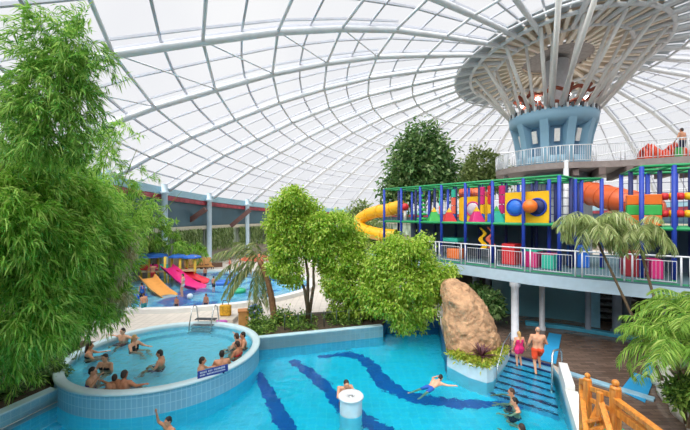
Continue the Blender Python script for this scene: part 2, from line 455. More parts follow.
# bands of dark tile on the pool floor (their place found through the refracting surface)
def floor_pt(px, py, zb=ZB+.012):
    s = G(px, py, 0); d = (s-Vector((0,0,CZ))).normalized()
    h = Vector((d.x, d.y, 0)); sh = h.length/1.33; ch = math.sqrt(1-sh*sh)
    k = -zb/ch; return s+h.normalized()*(sh*k)+Vector((0,0,zb))
def band(pts, ws, name='trim_band'):
    L = [floor_pt(*p) for p in pts]
    fine = []; fw = []
    for i in range(len(L)-1):
        for k in range(8):
            t = k/8; fine.append(L[i].lerp(L[i+1], t)); fw.append(ws[i]*(1-t)+ws[i+1]*t)
    fine.append(L[-1]); fw.append(ws[-1])
    for _ in range(3):
        fine = [fine[0]]+[(fine[i-1]+fine[i]*2+fine[i+1])/4 for i in range(1, len(fine)-1)]+[fine[-1]]
    vs = []
    for i, p in enumerate(fine):
        d = (fine[min(i+1, len(fine)-1)]-fine[max(0, i-1)]).normalized(); n = Vector((-d.y, d.x, 0))
        w1 = fw[i]*random.uniform(.7,1.15); w2 = fw[i]*random.uniform(.7,1.15)
        vs += [tuple(p+n*w1/2), tuple(p-n*w2/2)]
    MB().add(vs, [(2*i, 2*i+1, 2*i+3, 2*i+2) for i in range(len(fine)-1)]).build(name, band_m, None, False, 'structure')
band_m = tile_mat('dark_blue_tile', (14,96,180), (24,110,192), 'xy', .3,.3,.4,.12,.012)
band([(318,357),(345,354),(361,357),(372,366),(383,382),(401,393),(425,400),(460,404),(501,404),(530,407)], [.35,.55,.6,.65,.75,.75,.7,.6,.5,.4])
band([(291,360),(310,372),(331,392),(345,409),(366,421),(392,436),(430,450)], [.45,.55,.6,.65,.65,.6,.5])
band([(257,372),(267,389),(277,410),(290,432),(300,460)], [.4,.5,.55,.55,.5])

# steps down into the pool
A, B2 = Vector((6.90,14.47,0)), Vector((8.02,13.42,0)); dl = Vector((-.66,-.75,0)); dr = Vector((-.445,-.895,0))
step_m = tile_mat('step_tile', (120,186,224), (160,208,232), 'xy', .3,.3,.3,.06,.012)
nose_m = mat('nosing_dark_blue', (24,40,92), .35, .1)
st = thing('floor_steps', None, None, (7.2,13.6,0), kind='structure')
for i in range(7):
    a0, a1 = A+dl*(i*.4), A+dl*((i+1)*.4); b0, b1 = B2+dr*(i*.4), B2+dr*((i+1)*.4)
    z = ZD-.13*(i+1)
    MB().prism([(a0.x,a0.y),(b0.x,b0.y),(b1.x,b1.y),(a1.x,a1.y)], ZB, z).build('step', step_m, st, False, 'structure')
    e0 = a1.lerp(a0, .22); e1 = b1.lerp(b0, .22)
    MB().prism([(e0.x,e0.y),(e1.x,e1.y),(b1.x-.005,b1.y-.005),(a1.x-.005,a1.y-.005)], z-.05, z+.008).build('nosing', nose_m, st, False, 'structure')
n0 = A+(A-B2).normalized()*.0
MB().prism([(A.x+.06,A.y+.07),(B2.x+.06,B2.y+.07),(B2.x-.02,B2.y-.02),(A.x-.02,A.y-.02)], ZD-.06, ZD+.012).build('nosing', nose_m, st, False, 'structure')

# white coping wall along the right side of the pool
def slab_line(pts, w, z0, z1, side=1):
    pts = [Vector((x, y, 0)) for x, y in pts]; o = []
    for i, p in enumerate(pts):
        d = (pts[min(i+1, len(pts)-1)]-pts[max(0, i-1)]).normalized(); o.append(p+Vector((d.y, -d.x, 0))*w*side)
    return [(p.x, p.y) for p in pts]+[(p.x, p.y) for p in o[::-1]]
cop = mat('white_coping', (232,232,230), .45, .05, 3)
lightcop = mat('pale_blue_coping', (186,216,226), .4, .06, 3)
MB().prism(slab_line([(2.5,2),(5.94,8.83),(6.95,10.9)], .34, 0, 0), ZD, .5).build('wall_right', cop, None, False, 'structure', bevel=.02)
MB().prism(slab_line([(6.98,10.94),(7.8,12.6)], .27, 0, 0), ZD, .64).build('wall_right_high', cop, None, False, 'structure', bevel=.02)
MB().prism(slab_line([(-11.5,2),(-9.03,10.86)], .34, 0, 0, -1), -.2, .55).build('wall_planter_left', lightcop, None, False, 'structure', bevel=.02)
MB().prism(slab_line([(1.87,17.0),(-3.86,15.3)], .28, 0, 0, 1), -.2, .56).build('wall_planter_back', lightcop, None, False, 'structure', bevel=.02)
soil = mat('dark_soil', (74,62,48), .95, .3, 6, .5)
MB().prism([(-11.5,2),(-9.35,10.9),(-10.3,12.2),(-10.5,15),(-17,16),(-19,2)], ZD, .48).build('floor_bed_left', soil, None, False, 'structure')
MB().prism([(-3.5,15.55),(1.85,17.2),(2.2,18.5),(5.1,18.5),(4.8,21),(-2,19.6),(-4.3,17.6)], ZD, .46).build('floor_bed_back', soil, None, False, 'structure')
# tiled planter round the rock
_c = (sum(p[0] for p in PLANT)/len(PLANT), sum(p[1] for p in PLANT)/len(PLANT))
MB().prism([(_c[0]+(x-_c[0])*.95, _c[1]+(y-_c[1])*.95) for x, y in PLANT], ZB, .42).build('floor_bed_rock', soil, None, False, 'structure')
ring = [(4.05,13.7),(4.55,12.75),(5.06,12.3),(5.35,12.45),(6.73,14.2),(6.75,15.8)]
MB().prism(slab_line(ring, .13, 0, 0, -1), ZB, .5).build('wall_planter_rock', mat('planter_white_blue', (200,222,232), .4, .05), None, False, 'structure', bevel=.015)

# main water
wmain = water_mat('pool_water', (.46,.97,1.0), bump=.32, rough=.04, scale=2.6)
MB().sheet(pool_out, [], ZW).build('water', wmain, None, True, 'structure')

# round raised pool
rp_m = tile_mat('round_pool_tile', (122,180,208), (156,202,222), 'polar', .15,.28,.3,.05,.012,centre=RC,radius=3.46)
rim_m = mat('round_pool_rim', (196,220,228), .4, .05, 3)
MB().lathe([(RR,-.02),(RR,.66)], (*RC,0), 96).build('wall_round_pool', rp_m, None, True, 'structure')
MB().lathe([(RR,ZB),(RR,-.02)], (*RC,0), 96).build('wall_round_base', tile_mat('round_tile_brightened', (130,222,246), (160,232,250), 'polar', .3,.3,.3,.05,.012,centre=RC,radius=3.46), None, True, 'structure')  # same wall tile below the waterline, underwater brightness put into a lighter colour
MB().lathe([(3.2,.45),(3.19,.71),(3.22,.75),(3.45,.75),(3.5,.73),(3.5,.67),(3.44,.65)], (*RC,0), 96).build('trim_round_rim', rim_m, None, True, 'structure')
b = MB().lathe([(3.2,.5),(3.2,.12),(2.7,.12),(2.68,-.3),(.01,-.3)], (*RC,0), 96); b.build('floor_round_pool', tile_mat('round_floor_tile', (136,226,248), (176,238,252), 'xy', .25,.25,.4,.04,.012), None, False, 'structure')
wround = water_mat('round_pool_water', (.68,.97,1.0), bump=.45, rough=.13, scale=3.2)
MB().lathe([(3.2,.62),(2.0,.62),(1.0,.62),(.01,.62)], (*RC,0), 96).build('water_round', wround, None, True, 'structure')

# wading pool at the back left
KC = (-12.5, 28.0); KX, KY = 9.6, 7.2
km = bpy.data.materials.new('painted_wading_floor'); km.use_nodes = True
nt = km.node_tree; bb = nt.nodes['Principled BSDF']
g = nt.nodes.new('ShaderNodeNewGeometry'); w = nt.nodes.new('ShaderNodeTexNoise'); w.inputs['Scale'].default_value = .42; w.inputs['Detail'].default_value = 2; w.inputs['Distortion'].default_value = 1.2
ra = nt.nodes.new('ShaderNodeValToRGB'); ra.color_ramp.interpolation = 'LINEAR'; e = ra.color_ramp.elements
e[0].position = .40; e[0].color = (*lin((60,128,200)),1); e[1].position = .47; e[1].color = (*lin((120,206,236)),1); k = e.new(.62); k.color = (*lin((190,232,244)),1)
nt.links.new(g.outputs['Position'], w.inputs['Vector']); nt.links.new(w.outputs['Fac'], ra.inputs[0]); nt.links.new(ra.outputs[0], bb.inputs['Base Color'])
def ell(r): return [(KC[0]+(KX+r)*math.cos(2*PI*k/72), KC[1]+(KY+r)*math.sin(2*PI*k/72)) for k in range(72)]
MB().sheet(ell(0), [], .19).build('floor_wading', km, None, False, 'structure')
MB().sheet(ell(0), [], .25).build('water_wading', water_mat('wading_water', (.8,.95,1), bump=.3, scale=3), None, False, 'structure')
b = MB(); n = 72; A0, A1 = ell(-.05), ell(.45)
b.add([(x,y,.42) for x,y in A0]+[(x,y,.42) for x,y in A1]+[(x,y,.15) for x,y in A0]+[(x,y,.15) for x,y in A1],
      [(i,n+i,n+(i+1)%n,(i+1)%n) for i in range(n)]+[(n+i,3*n+i,3*n+(i+1)%n,n+(i+1)%n) for i in range(n)]+[(2*n+i,i,(i+1)%n,2*n+(i+1)%n) for i in range(n)])
b.build('trim_wading_rim', cop, None, False, 'structure')

# ------------------------------------------------------------------ mezzanine
FR = [(1.0,25.0),(3.2,22.0),(8.3,15.6),(9.75,14.3),(12.3,12.35),(17.5,8.6)]
SLAB = FR+[(24,14),(24,20.5),(14,23),(9.5,25.5),(5,28.5)]
MB().prism(SLAB, 2.85, 3.36).build('ceiling_slab', fascia_m, None, False, 'structure')
MB().prism([(x*.995+.03, y+.06) for x, y in SLAB], 3.36, 3.42).build('floor_mezzanine', mat('deck_carpet', (84,112,122), .9, .12), None, False, 'structure')
for i, (px, Y, r) in enumerate(((515,16.2,.165),(542,17.6,.13),(588,17.2,.13),(617,17.0,.2),(626,18.4,.2),(476,20.5,.2),(489,22.5,.2),(660,15.5,.2))):
    x = (px-CX)/F*Y
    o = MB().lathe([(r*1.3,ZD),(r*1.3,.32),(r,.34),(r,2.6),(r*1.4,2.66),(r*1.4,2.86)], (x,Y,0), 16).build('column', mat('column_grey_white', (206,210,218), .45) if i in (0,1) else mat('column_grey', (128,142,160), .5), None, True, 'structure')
wtl = mat('wall_teal_panel', (92,148,166), .4, .08, .7)
MB().wall([(9.2,21.6),(9.6,20.4),(10.4,19.9),(11.5,19.6),(12.6,19.0),(13.2,18.4)], ZD, 2.86).build('wall_teal', wtl, None, True, 'structure')
MB().box((13.1,18.1,1.5), (.42,.36,2.72), -.5).build('pillar', mat('pillar_light_blue', (130,190,220), .5), None, False, 'structure')
MB().wall([(4.8,23.5),(9.2,23.4),(14,22.6),(24,19.8)], ZD, 2.86).build('wall_back', mat('wall_dark', (78,74,74), .7, .3, .8), None, False, 'structure')
kb = mat('teal_kerb', (60,150,180), .45, .1)
MB().prism(slab_line([(9.7,18.6),(11.4,17.9),(13.6,16.4),(16.5,14.6)], .35, 0, 0), ZD, .33).build('trim_kerb', kb, None, False, 'structure', bevel=.02)
MB().prism(slab_line([(8.26,12.9),(9.0,11.95),(9.85,10.95)], .3, 0, 0), ZD, .22).build('trim_kerb', mat('kerb_pale_blue', (150,192,214), .45, .1), None, False, 'structure', bevel=.02)

# railing helper: white frame, bars, posts
rail_m = mat('rail_grey_white', (206,210,218), .4, .03); bar_m = mat('rail_bar_grey', (150,158,172), .4, .05)
def railing(label, line, z0, h, spacing, gap=.11, group=None, infill=True, name='railing', bar_r=.0065, post_r=.032):
    pts = [Vector((x, y, z0)) for x, y in line]
    r = thing(name, label, 'railing', tuple(pts[0]), group)
    segs = []
    for p, q in zip(pts, pts[1:]):
        n = max(1, round((q-p).length/spacing))
        segs += [(p.lerp(q, i/n), p.lerp(q, (i+1)/n)) for i in range(n)]
    up = Vector((0,0,1))
    for p, q in segs:
        d = (q-p).normalized()
        for e in (p+d*.12, q-d*.12):
            MB().tube([e-up*(.25 if infill else 0), e+up*h], post_r, 8).build('post', (rail_m if infill else white_paint), r, True)
        if infill:
            b = MB(); a0, a1 = p+d*.24, q-d*.24; lo, hi = up*.12, up*(h-.18)
            b.tube([a0+lo, a1+lo, a1+hi, a0+hi], .02, 6, closed=True)
            n = int((a1-a0).length/gap)
            for k in range(1, n): c = a0.lerp(a1, k/n); b.tube([c+lo, c+hi], bar_r, 5, cap=False)
            b.build('panel', (rail_m if infill else white_paint), r, True)
        else:
            b = MB(); n = int((q-p).length/gap); lo, hi = up*.1, up*h
            b.tube([p+lo, q+lo], .02, 6)
            for k in range(1, n): c = p.lerp(q, k/n); b.tube([c+lo, c+hi], bar_r, 5, cap=False)
            b.build('bars', (rail_m if infill else white_paint), r, True)
    MB().tube([p+up*h for p in pts], .034, 8).build('top_rail', (rail_m if infill else white_paint), r, True)
    return r
railing('long white barred railing on the edge of the mezzanine by the play frame', [(x-.0, y+.10) for x, y in FR[1:]], 3.42, 1.06, 1.75)
MB().tube([(x, y+.18, 3.44) for x, y in FR], .05, 6).build('trim_green', mat('green_edge', (40,140,98), .6), None, True, 'structure')

# ------------------------------------------------------------------ tower, its platform and struts
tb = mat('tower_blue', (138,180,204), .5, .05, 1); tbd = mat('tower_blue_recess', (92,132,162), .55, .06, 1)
tower = thing('tower', 'pale blue flared concrete tower under the dome, ribbed with recessed lamps', 'tower', (AX,AY,9.7))
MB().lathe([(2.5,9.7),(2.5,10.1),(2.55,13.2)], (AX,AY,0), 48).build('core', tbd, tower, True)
MB().lathe([(2.5,12.75),(3.35,12.95),(3.66,13.2),(3.72,13.9),(3.4,13.95),(3.2,13.9),(3.0,13.3)], (AX,AY,0), 64).build('crown_ring', tb, tower, True)
MB().lathe([(2.5,9.7),(2.95,9.7),(3.02,10.5),(2.55,10.55)], (AX,AY,0), 64).build('base_ring', tb, tower, True)
for k in range(10):
    a = math.radians(k*36+13.0); ca, sa = math.cos(a), math.sin(a)
    prof = [(2.3,9.7),(2.98,9.7),(3.08,11.0),(3.3,12.2),(3.6,13.15),(2.3,13.15)]
    b = MB(); w = .33
    vs = [(AX+r*ca-s*sa*w, AY+r*sa+s*ca*w, z) for s in (-1, 1) for r, z in prof]
    b.add(vs, [tuple(range(5,-1,-1)), tuple(range(6,12))]+[(i,(i+1)%6,6+(i+1)%6,6+i) for i in range(6)])
    b.build('fin', tb, tower)
    a2 = a+math.radians(18); c2, s2 = math.cos(a2), math.sin(a2)
    MB().box((AX+2.85*c2, AY+2.85*s2, 12.0), (.12,.42,.95), a2, Matrix.Rotation(.25, 3, 'Y')).build('lamp', mat('lamp_white', (240,240,236), .4), tower)
dk = mat('bracket_dark', (84,84,88), .5)
for k in range(56):
    a = math.radians(k*360/56)
    MB().box((AX+3.62*math.cos(a), AY+3.62*math.sin(a), 14.0), (.26,.16,.36), a).build('bracket', dk if k % 2 else rib_paint, tower)
for k in range(NR):
    az = OFFS+k*STEP; a = math.atan2(SY*math.sin(math.radians(az)), math.cos(math.radians(az)))
    p = lambda r, d=0: Vector((AX-.35+.85*r*math.cos(a+d), AY+.85*r*math.sin(a+d), 13.95))
    if 226 < az % 360 < 250: MB().tube([p(3.45), D(9.6, az, -.1)], .15, 10).build('strut', strut_paint, tower, True)
    if k % 2 == 1: MB().tube([p(3.5, .05), D(6.1, az+2, -.05)], .13, 8).build('strut', strut_paint, tower, True)
    if k % 2 == 0: MB().tube([p(3.3, -.06), D(4.5, az-3, -.05)], .11, 8).build('strut', strut_paint, tower, True)
for ch in tower.children:
    if ch.name.split('.')[0] in ('core','crown_ring','base_ring','fin','lamp','bracket'):
        ch.data.transform(Matrix.Translation((-.35,0,0)) @ Matrix.Diagonal((.85,.85,1,1)))
rust = mat('rust_red_steel', (150,78,58), .6, .2)
for z, r in ((14.5,2.2),(15.4,2.6)):
    MB().tube([(AX+r*math.cos(j*PI/30), AY+r*math.sin(j*PI/30), z+.15*math.sin(j)) for j in range(60)], .14, 6, closed=True).build('red_ring_beam', rust, tower, True)
for k in range(14):
    a = k*PI/7
    MB().bar((AX+1.2*math.cos(a), AY+1.2*math.sin(a), 14.0), (AX+3.1*math.cos(a), AY+3.1*math.sin(a), 15.6), .22, .22).build('red_brace', rust, tower)
MB().lathe([(.9,13.4),(.9,18.4)], (AX,AY,0), 24).build('duct', mat('duct_grey', (170,172,178), .4, .1), tower, True)
MB().lathe([(2.4,.15),(2.4,9.7)], (AX,AY,0), 32).build('shaft', mat('shaft_grey', (150,160,168), .6), tower, True)

pl = [(AX+4.5*math.cos(math.radians(t)), AY+4.5*math.sin(math.radians(t))) for t in range(60, 251, 10)]
front = [(17.0,23.55),(18.6,23.1),(21.4,21.35),(28,17.3)]
PLAT = pl+front+[(31,22),(23,30)]
MB().prism(PLAT, 9.25, 9.68).build('floor_platform', mat('platform_grey', (150,140,136), .6, .12), None, False, 'structure')
bm_ = mat('platform_beam', (120,108,104), .65, .12)
for k in range(10):
    t = k/9; x = 16+12*t; y = 23.9-6.2*t*.95
    MB().bar((x,y,9.0), (x+2.6,y+5.2,9.0), .35, .5).build('beam', bm_, None, False, 'structure')
railing('white upright-bar railing round the high platform at the tower', pl[6:]+front, 9.68, 1.15, 1.6, .13, infill=False, name='platform_railing', bar_r=.016)
for px, Y, z1 in ((506,28.6,11.0),(566,24.0,9.8),(640,23.2,9.3)):
    x = (px-CX)/F*Y
    MB().tube([(x,Y,ZD if Y > 26 else 3.4),(x,Y,z1)], .17, 12).build('column', white_paint, None, True, 'structure')

glow = bpy.data.materials.new('lamp_glow'); glow.use_nodes = True
_b = glow.node_tree.nodes['Principled BSDF']; _b.inputs['Base Color'].default_value = (1,1,1,1); _b.inputs['Emission Color'].default_value = (1,.96,.9,1); _b.inputs['Emission Strength'].default_value = 34
for k in range(7):
    a = math.radians(k*360/7+8); c = Vector((AX-.3+2.3*math.cos(a), AY+2.3*math.sin(a), 15.0))
    q = MB().tube([(c.x,c.y,13.6),(c.x,c.y,14.9)], .05, 6).build('lamp_stem', dk, tower, True)
    MB().ball(c, (.17,.17,.1), 12).build('lamp_globe', glow, q, True)
# ================================================================== plants
bark = mat('bark_grey_brown', (104,88,68), .85, .2, 6, .5)
culm_m = mat('bamboo_culm', (122,140,62), .45, .15, 2)
bam_l = leaf_mat('bamboo_leaf', (84,142,48), (150,204,76), (212,236,130), .5)
bam_l2 = leaf_mat('bamboo_leaf_dark', (74,132,46), (130,186,74), (192,222,120), .5)
fig_l = leaf_mat('fig_leaf', (112,160,42), (178,212,76), (226,240,130), .5)
dark_l = leaf_mat('dark_tree_leaf', (58,98,52), (102,144,78), (164,190,128), .4)
mid_l = leaf_mat('mid_tree_leaf', (92,118,62), (142,164,96), (188,202,136), .4)
shrub_l = leaf_mat('shrub_leaf', (54,92,40), (104,146,62), (170,200,98), .35)
palm_l = leaf_mat('palm_leaf', (84,138,50), (138,182,70), (198,218,118), .45)
dry_l = leaf_mat('dry_palm_leaf', (92,112,56), (140,156,92), (186,182,128), .35)

slim_l = leaf_mat('slim_palm_leaf', (116,140,72), (168,184,116), (212,218,166), .4)
def leaves(name, quads, m, parent): return link(name, raw_mesh(name, quads, 4, m), parent)
def local(q, parent): return q-np.array(OFF[parent.name])

def bamboo(label, base, blobs, N, L, W, culms, m, group=None):
    t = thing('bamboo', label, 'bamboo', base, group)
    b0 = Vector(base)
    for tip, r in culms:
        tip = Vector(tip); mid = b0.lerp(tip, .55)+Vector((0,0,(tip.z-b0.z)*.12))
        s = b0+Vector((random.uniform(-.3,.3), random.uniform(-.3,.3), 0))
        pts = [s*(1-u)**2+mid*2*u*(1-u)+tip*u*u for u in [i/14 for i in range(15)]]
        b = MB().tube(pts, [r*(1-.75*i/14) for i in range(15)], 8)
        for i in range(1, 14): b.lathe([(r*(1-.75*i/14)*1.25,-.015),(r*(1-.75*i/14)*1.25,.015)], pts[i], 8)
        b.build('culm', culm_m, t, True)
    # drooping fans of narrow blades
    n = N//7; nb = n//9; bp_, bd = blob_points(blobs, nb, .35)
    p = np.repeat(bp_, 9, 0); d = np.repeat(bd, 9, 0); u = RNG.random((len(p),1)); n = len(p)
    p = p+d*u*.4+np.array([0,0,-.4])*u*u+RNG.normal(size=p.shape)*.09
    ax = unit(d*.9+RNG.normal(size=p.shape)*.45+np.array([0,0,-.35]))
    P7 = np.repeat(p, 7, 0); A7 = np.repeat(ax, 7, 0)
    dd = unit(A7+RNG.normal(size=P7.shape)*.42)
    k = len(P7)
    q = leaf_quads(P7+A7*RNG.random((k,1))*.15, dd, L*(.6+.8*RNG.random(k)), W*(.7+.6*RNG.random(k)), .3)
    leaves('foliage', local(q, t), m, t)
    return t

low = pxblobs([(15,178,8.6,34,30),(60,190,9.6,36,32),(35,238,8.8,45,36),(84,232,10.4,32,30),(108,256,11.6,17,24),
               (20,300,8.8,38,36),(68,288,10.2,32,30),(98,292,11.6,18,18),(5,335,9.4,26,16),(36,330,10.4,18,16),(84,300,11.3,16,8),(8,215,8,34,40),(12,358,10.2,18,6),(96,205,11.2,16,14)], .85)
bamboo('dense bright green bamboo clump overhanging the round pool', (-11.0,9.6,.48), low, 84000, .27, .034,
       [((-8.6,9.8,6.6),.05),((-9.6,8.6,7.2),.05),((-7.9,11.0,5.4),.045),((-10.6,8.9,6.8),.05)], bam_l)
top = pxblobs([(56,32,7.6,20,11),(82,44,7.7,12,13),(40,54,7.5,16,12),(66,68,7.6,22,10),(44,84,7.5,20,10),(76,96,7.6,14,8),(34,108,7.5,20,9),(60,122,7.7,22,9),(12,92,7.5,12,10),(92,22,7.8,8,5),(14,126,7.5,14,10),(40,140,7.7,22,8)], .8)
bamboo('tall feathery bamboo rising above the others towards the roof', (-11.2,7.2,.48), top, 14000, .22, .026,
       [((-6.3,7.6,9.9),.04),((-5.6,7.7,9.6),.035),((-7.0,7.5,9.0),.035)], bam_l2)
side = pxblobs([(104,134,12.5,14,4),(124,128,12.6,9,3),(108,156,12.5,18,6),(138,178,13,12,7),(114,184,12.5,16,9),(140,204,13.5,12,10),(126,222,13,12,12)], .8)
bamboo('thin sparse bamboo sprays beside the pale eave column', (-10.9,13.6,.48), side, 4200, .26, .03,
       [((-7.6,12.6,8.4),.035),((-6.3,13.3,6.9),.03),((-8.3,12.4,9.2),.03)], bam_l)
far = pxblobs([(150,228,30,14,22),(176,240,31,9,18),(140,210,29,12,20),(196,246,34,7,12)], .8)
bamboo('distant bamboo in front of the green windows', (-17.6,31.5,.15), far, 5200, .5, .07, [((-16.8,30.5,5.4),.05),((-15.6,31,4.4),.05)], bam_l)
# pampas plumes at the edge of the bamboo
t = thing('plume_grass', 'tan feathery plume grass at the bamboo edge above the round pool', 'grass', (-8.5,13.9,.48))
pl_m = leaf_mat('plume', (176,160,110), (206,192,148), (228,220,186), .3)
for i, (px, py, Y) in enumerate(((127,228,11.2),(131,252,11.2),(122,272,11.0),(134,238,11.3),(128,296,11.2),(118,250,11.0),(112,300,11.0))):
    tip = P(px, py, Y); b0 = Vector((-10.6+.1*i,12.9,.48)); mid = b0.lerp(tip,.6)+Vector((-.2,0,.5))
    pts = [b0*(1-u)**2+mid*2*u*(1-u)+tip*u*u for u in [k/10 for k in range(11)]]
    MB().tube(pts, .012, 5).build('stem', culm_m, t, True)
    k = 800; u = RNG.random((k,1)); base = np.array(pts[7])*(1-u)+np.array(tip)*u
    q = leaf_quads(base+RNG.normal(size=(k,3))*.09, RNG.normal(size=(k,3))*.6+np.array([.2,-.1,-.5]), .2, .03, .4)
    leaves('plume', local(q, t), pl_m, t)

def tree(name, label, cat, base, blobs, N, L, W, m, trunks, group=None, **kw):
    t = thing(name, label, cat, base, group)
    for pts, r in trunks:
        n = len(pts); MB().tube(pts, [r*(1-.7*i/max(1,n-1)) for i in range(n)], 9).build('trunk', bark, t, True)
    leaves('foliage', local(crown(blobs, N, L, W, **kw), t), m, t)
    return t
def trunk_to(base, tips, r):
    base = Vector(base); out = []
    for tp in tips:
        tp = Vector(tp); out.append(([base+Vector((random.uniform(-.1,.1),random.uniform(-.1,.1),0)), base.lerp(tp,.35)+Vector((.1,0,.3)), base.lerp(tp,.7)+Vector((-.1,.1,.2)), tp], r))
    return out
# weeping figs in the bed behind the pool
f1 = pxblobs([(294,198,17.2,12,11),(282,208,17.5,11,10),(306,210,17.8,14,12),(278,226,17.4,12,12),(298,226,17.6,18,14),(320,226,17.2,12,14),(284,246,17.5,16,12),(304,246,17.8,14,12),(280,266,17.4,12,12),(292,272,17.6,10,14),(320,246,17.2,10,12)], .9)
tree('fig_tree', 'tall narrow weeping fig with yellow-green leaves beside the dry palm', 'tree', (-1.9,17.9,.46), f1, 22000, .16, .085, fig_l,
     trunk_to((-1.9,17.9,.46), [(-2.2,17.5,6.6),(-1.4,17.8,5.0),(-2.7,17.4,4.5)], .1), down=.55, cluster=18, spread=.13)
f2 = pxblobs([(340,222,17.6,14,10),(330,240,17.9,13,12),(350,240,18.2,16,12),(338,260,17.8,18,14),(358,262,18.0,14,14),(332,282,17.6,11,14),(350,286,17.9,18,14),(344,304,18.2,13,12),(324,262,17.8,8,12),(360,304,18.0,8,12)], .9)
tree('fig_tree', 'broad weeping fig in the middle of the poolside bed', 'tree', (.3,18.5,.46), f2, 20000, .16, .085, fig_l,
     trunk_to((.3,18.5,.46), [(-.2,18.2,4.8),(.5,17.8,3.4),(-.8,17.7,3)], .11), down=.6, cluster=18, spread=.13)
f3 = pxblobs([(374,268,16.9,10,12),(370,290,16.9,9,14),(384,248,16.8,12,7),(424,240,16.7,8,5),(396,240,16.7,9,5),(448,272,16.4,8,6),(374,306,16.8,8,8),(408,248,16.3,16,8),(392,262,16.6,16,12),(418,262,16.9,18,12),(436,276,16.5,12,10),(384,282,16.8,14,12),(404,284,16.3,18,14),(424,288,16.6,16,12),(440,292,16.9,10,9),(392,304,16.5,16,12),(412,308,16.8,16,12),(428,308,16.3,10,9),(402,322,16.6,12,8),(380,304,16.9,8,10),(444,284,16.5,8,7),(416,322,16.8,8,7)], .9)
tree('fig_tree', 'rounded weeping fig leaning over the pool next to the rock', 'tree', (3.3,18.9,.46), f3, 28000, .16, .085, fig_l,
     trunk_to((3.3,18.9,.46), [(2.8,17.4,3.9),(3.4,16.9,3.0),(1.9,17.2,2.6)], .11), down=.6, cluster=18, spread=.13)
# trees behind the play frame
g1 = pxblobs([(423,134,31,13,10),(411,150,31,15,12),(436,150,31,13,12),(404,168,31,15,12),(426,168,31,20,14),(446,172,31,10,12),(398,186,31,14,10),(422,188,31,24,10),(450,190,31,8,8),(393,200,31,12,12)], .8)
tree('large_tree', 'large dark green broadleaf tree behind the climbing frame', 'tree', (7.2,32,.15), g1, 9500, .42, .22, dark_l,
     trunk_to((7.2,32,.15), [(6.8,31,11.5),(8.2,31,9.5),(5.6,31,9)], .2), down=.4, cluster=14, spread=.34)
g2 = pxblobs([(482,164,34,16,14),(466,178,33,14,12),(498,176,34,12,14),(484,180,34,22,10)], .8)
tree('small_tree', 'olive green tree between the large tree and the tower', 'tree', (13.2,34.5,.15), g2, 4200, .4, .2, mid_l,
     trunk_to((13.2,34.5,.15), [(13.4,34,10.4),(12.2,33.4,9.2),(14.8,34,9.5)], .16), down=.3, cluster=12, spread=.34)
g3 = pxblobs([(362,212,36,10,8),(372,232,33,12,12),(352,224,36,10,12)], .8)
tree('small_tree', 'small tree behind the yellow tube slide', 'tree', (2.2,35,.15), g3, 2600, .4, .2, mid_l, trunk_to((2.2,35,.15), [(1.8,35,5.8),(2.6,34,4.8)], .1), down=.3, cluster=12, spread=.34)

# shrubs in the poolside bed
def shrub(label, px, py, Y, rx, ry, N, m=shrub_l, L=.16, W=.07, flowers=None, base_z=.46, name='shrub'):
    c = P(px, py, Y); t = thing(name, label, 'shrub', (c.x, c.y, base_z), 'shrubs in the planting beds')
    k = Y/F; bl = [(tuple(c), (rx*k, rx*k*.7, ry*k)), ((c.x+rx*k*.5, c.y, c.z-ry*k*.3), (rx*k*.6, rx*k*.5, ry*k*.6)), ((c.x-rx*k*.5, c.y+.1, c.z-ry*k*.2), (rx*k*.6, rx*k*.5, ry*k*.7))]
    b = MB()
    for i in range(5): b.tube([(c.x+random.uniform(-.1,.1), c.y, base_z), (c.x+random.uniform(-1,1)*rx*k*.7, c.y+random.uniform(-.2,.2), c.z+ry*k*.3)], [.02,.008], 5)
    b.build('stems', bark, t)
    leaves('foliage', local(crown(bl, N, L, W, down=-.1, inner=.3), t), m, t)
    if flowers is not None:
        p, d = blob_points(bl[:1], 40, .9); q = leaf_quads(p, d+RNG.normal(size=p.shape), .12, .09, 0)
        leaves('blossoms', local(q, t), flowers, t)
yel = leaf_mat('yellow_flower', (214,180,70), (232,196,90), (240,220,140), .2)
shrub('low green shrub at the foot of the dry palm', 262, 326, 17.2, 13, 9, 1500)
shrub('dark shrub with small yellow flowers right of the palm trunk', 284, 320, 17.6, 10, 12, 1500, flowers=yel)
shrub('leafy shrub under the tall weeping fig', 304, 322, 18, 12, 9, 1400)
shrub('shrub in the bed below the broad fig', 340, 318, 18.4, 14, 8, 1400)
shrub('shrub in shade left of the overhanging fig', 368, 316, 18.6, 12, 9, 1300)
shrub('dark leafy shrub under the mezzanine beside the rock', 490, 304, 17.6, 11, 12, 1800, dark_l, .26, .12, base_z=.15)
shrub('low shrub under the mezzanine behind the rock', 476, 294, 18.6, 10, 9, 1200, dark_l, .26, .12, base_z=.15)
shrub('low green plants on the palm bed behind the white stone wall', 688, 392, 8.9, 12, 12, 1200, shrub_l, .18, .07, base_z=.5)
shrub('broad ground shrub under the tall bamboo by the left planter edge', 44, 372, 11.6, 16, 13, 1800, dark_l, .2, .07, base_z=.48)
shrub('dark ivy shrub spilling over the left planter edge', 8, 392, 10.6, 14, 8, 900, dark_l, .16, .08, base_z=.48)
shrub('bushy shrub in front of the fig trunks behind the pool wall', 300, 330, 16.9, 15, 7, 1500)
shrub('bushy shrub left of the overhanging fig behind the pool wall', 346, 325, 17.6, 16, 7, 1500)
shrub('small shrub at the left end of the bed by the round pool', 266, 334, 16.4, 9, 6, 900)
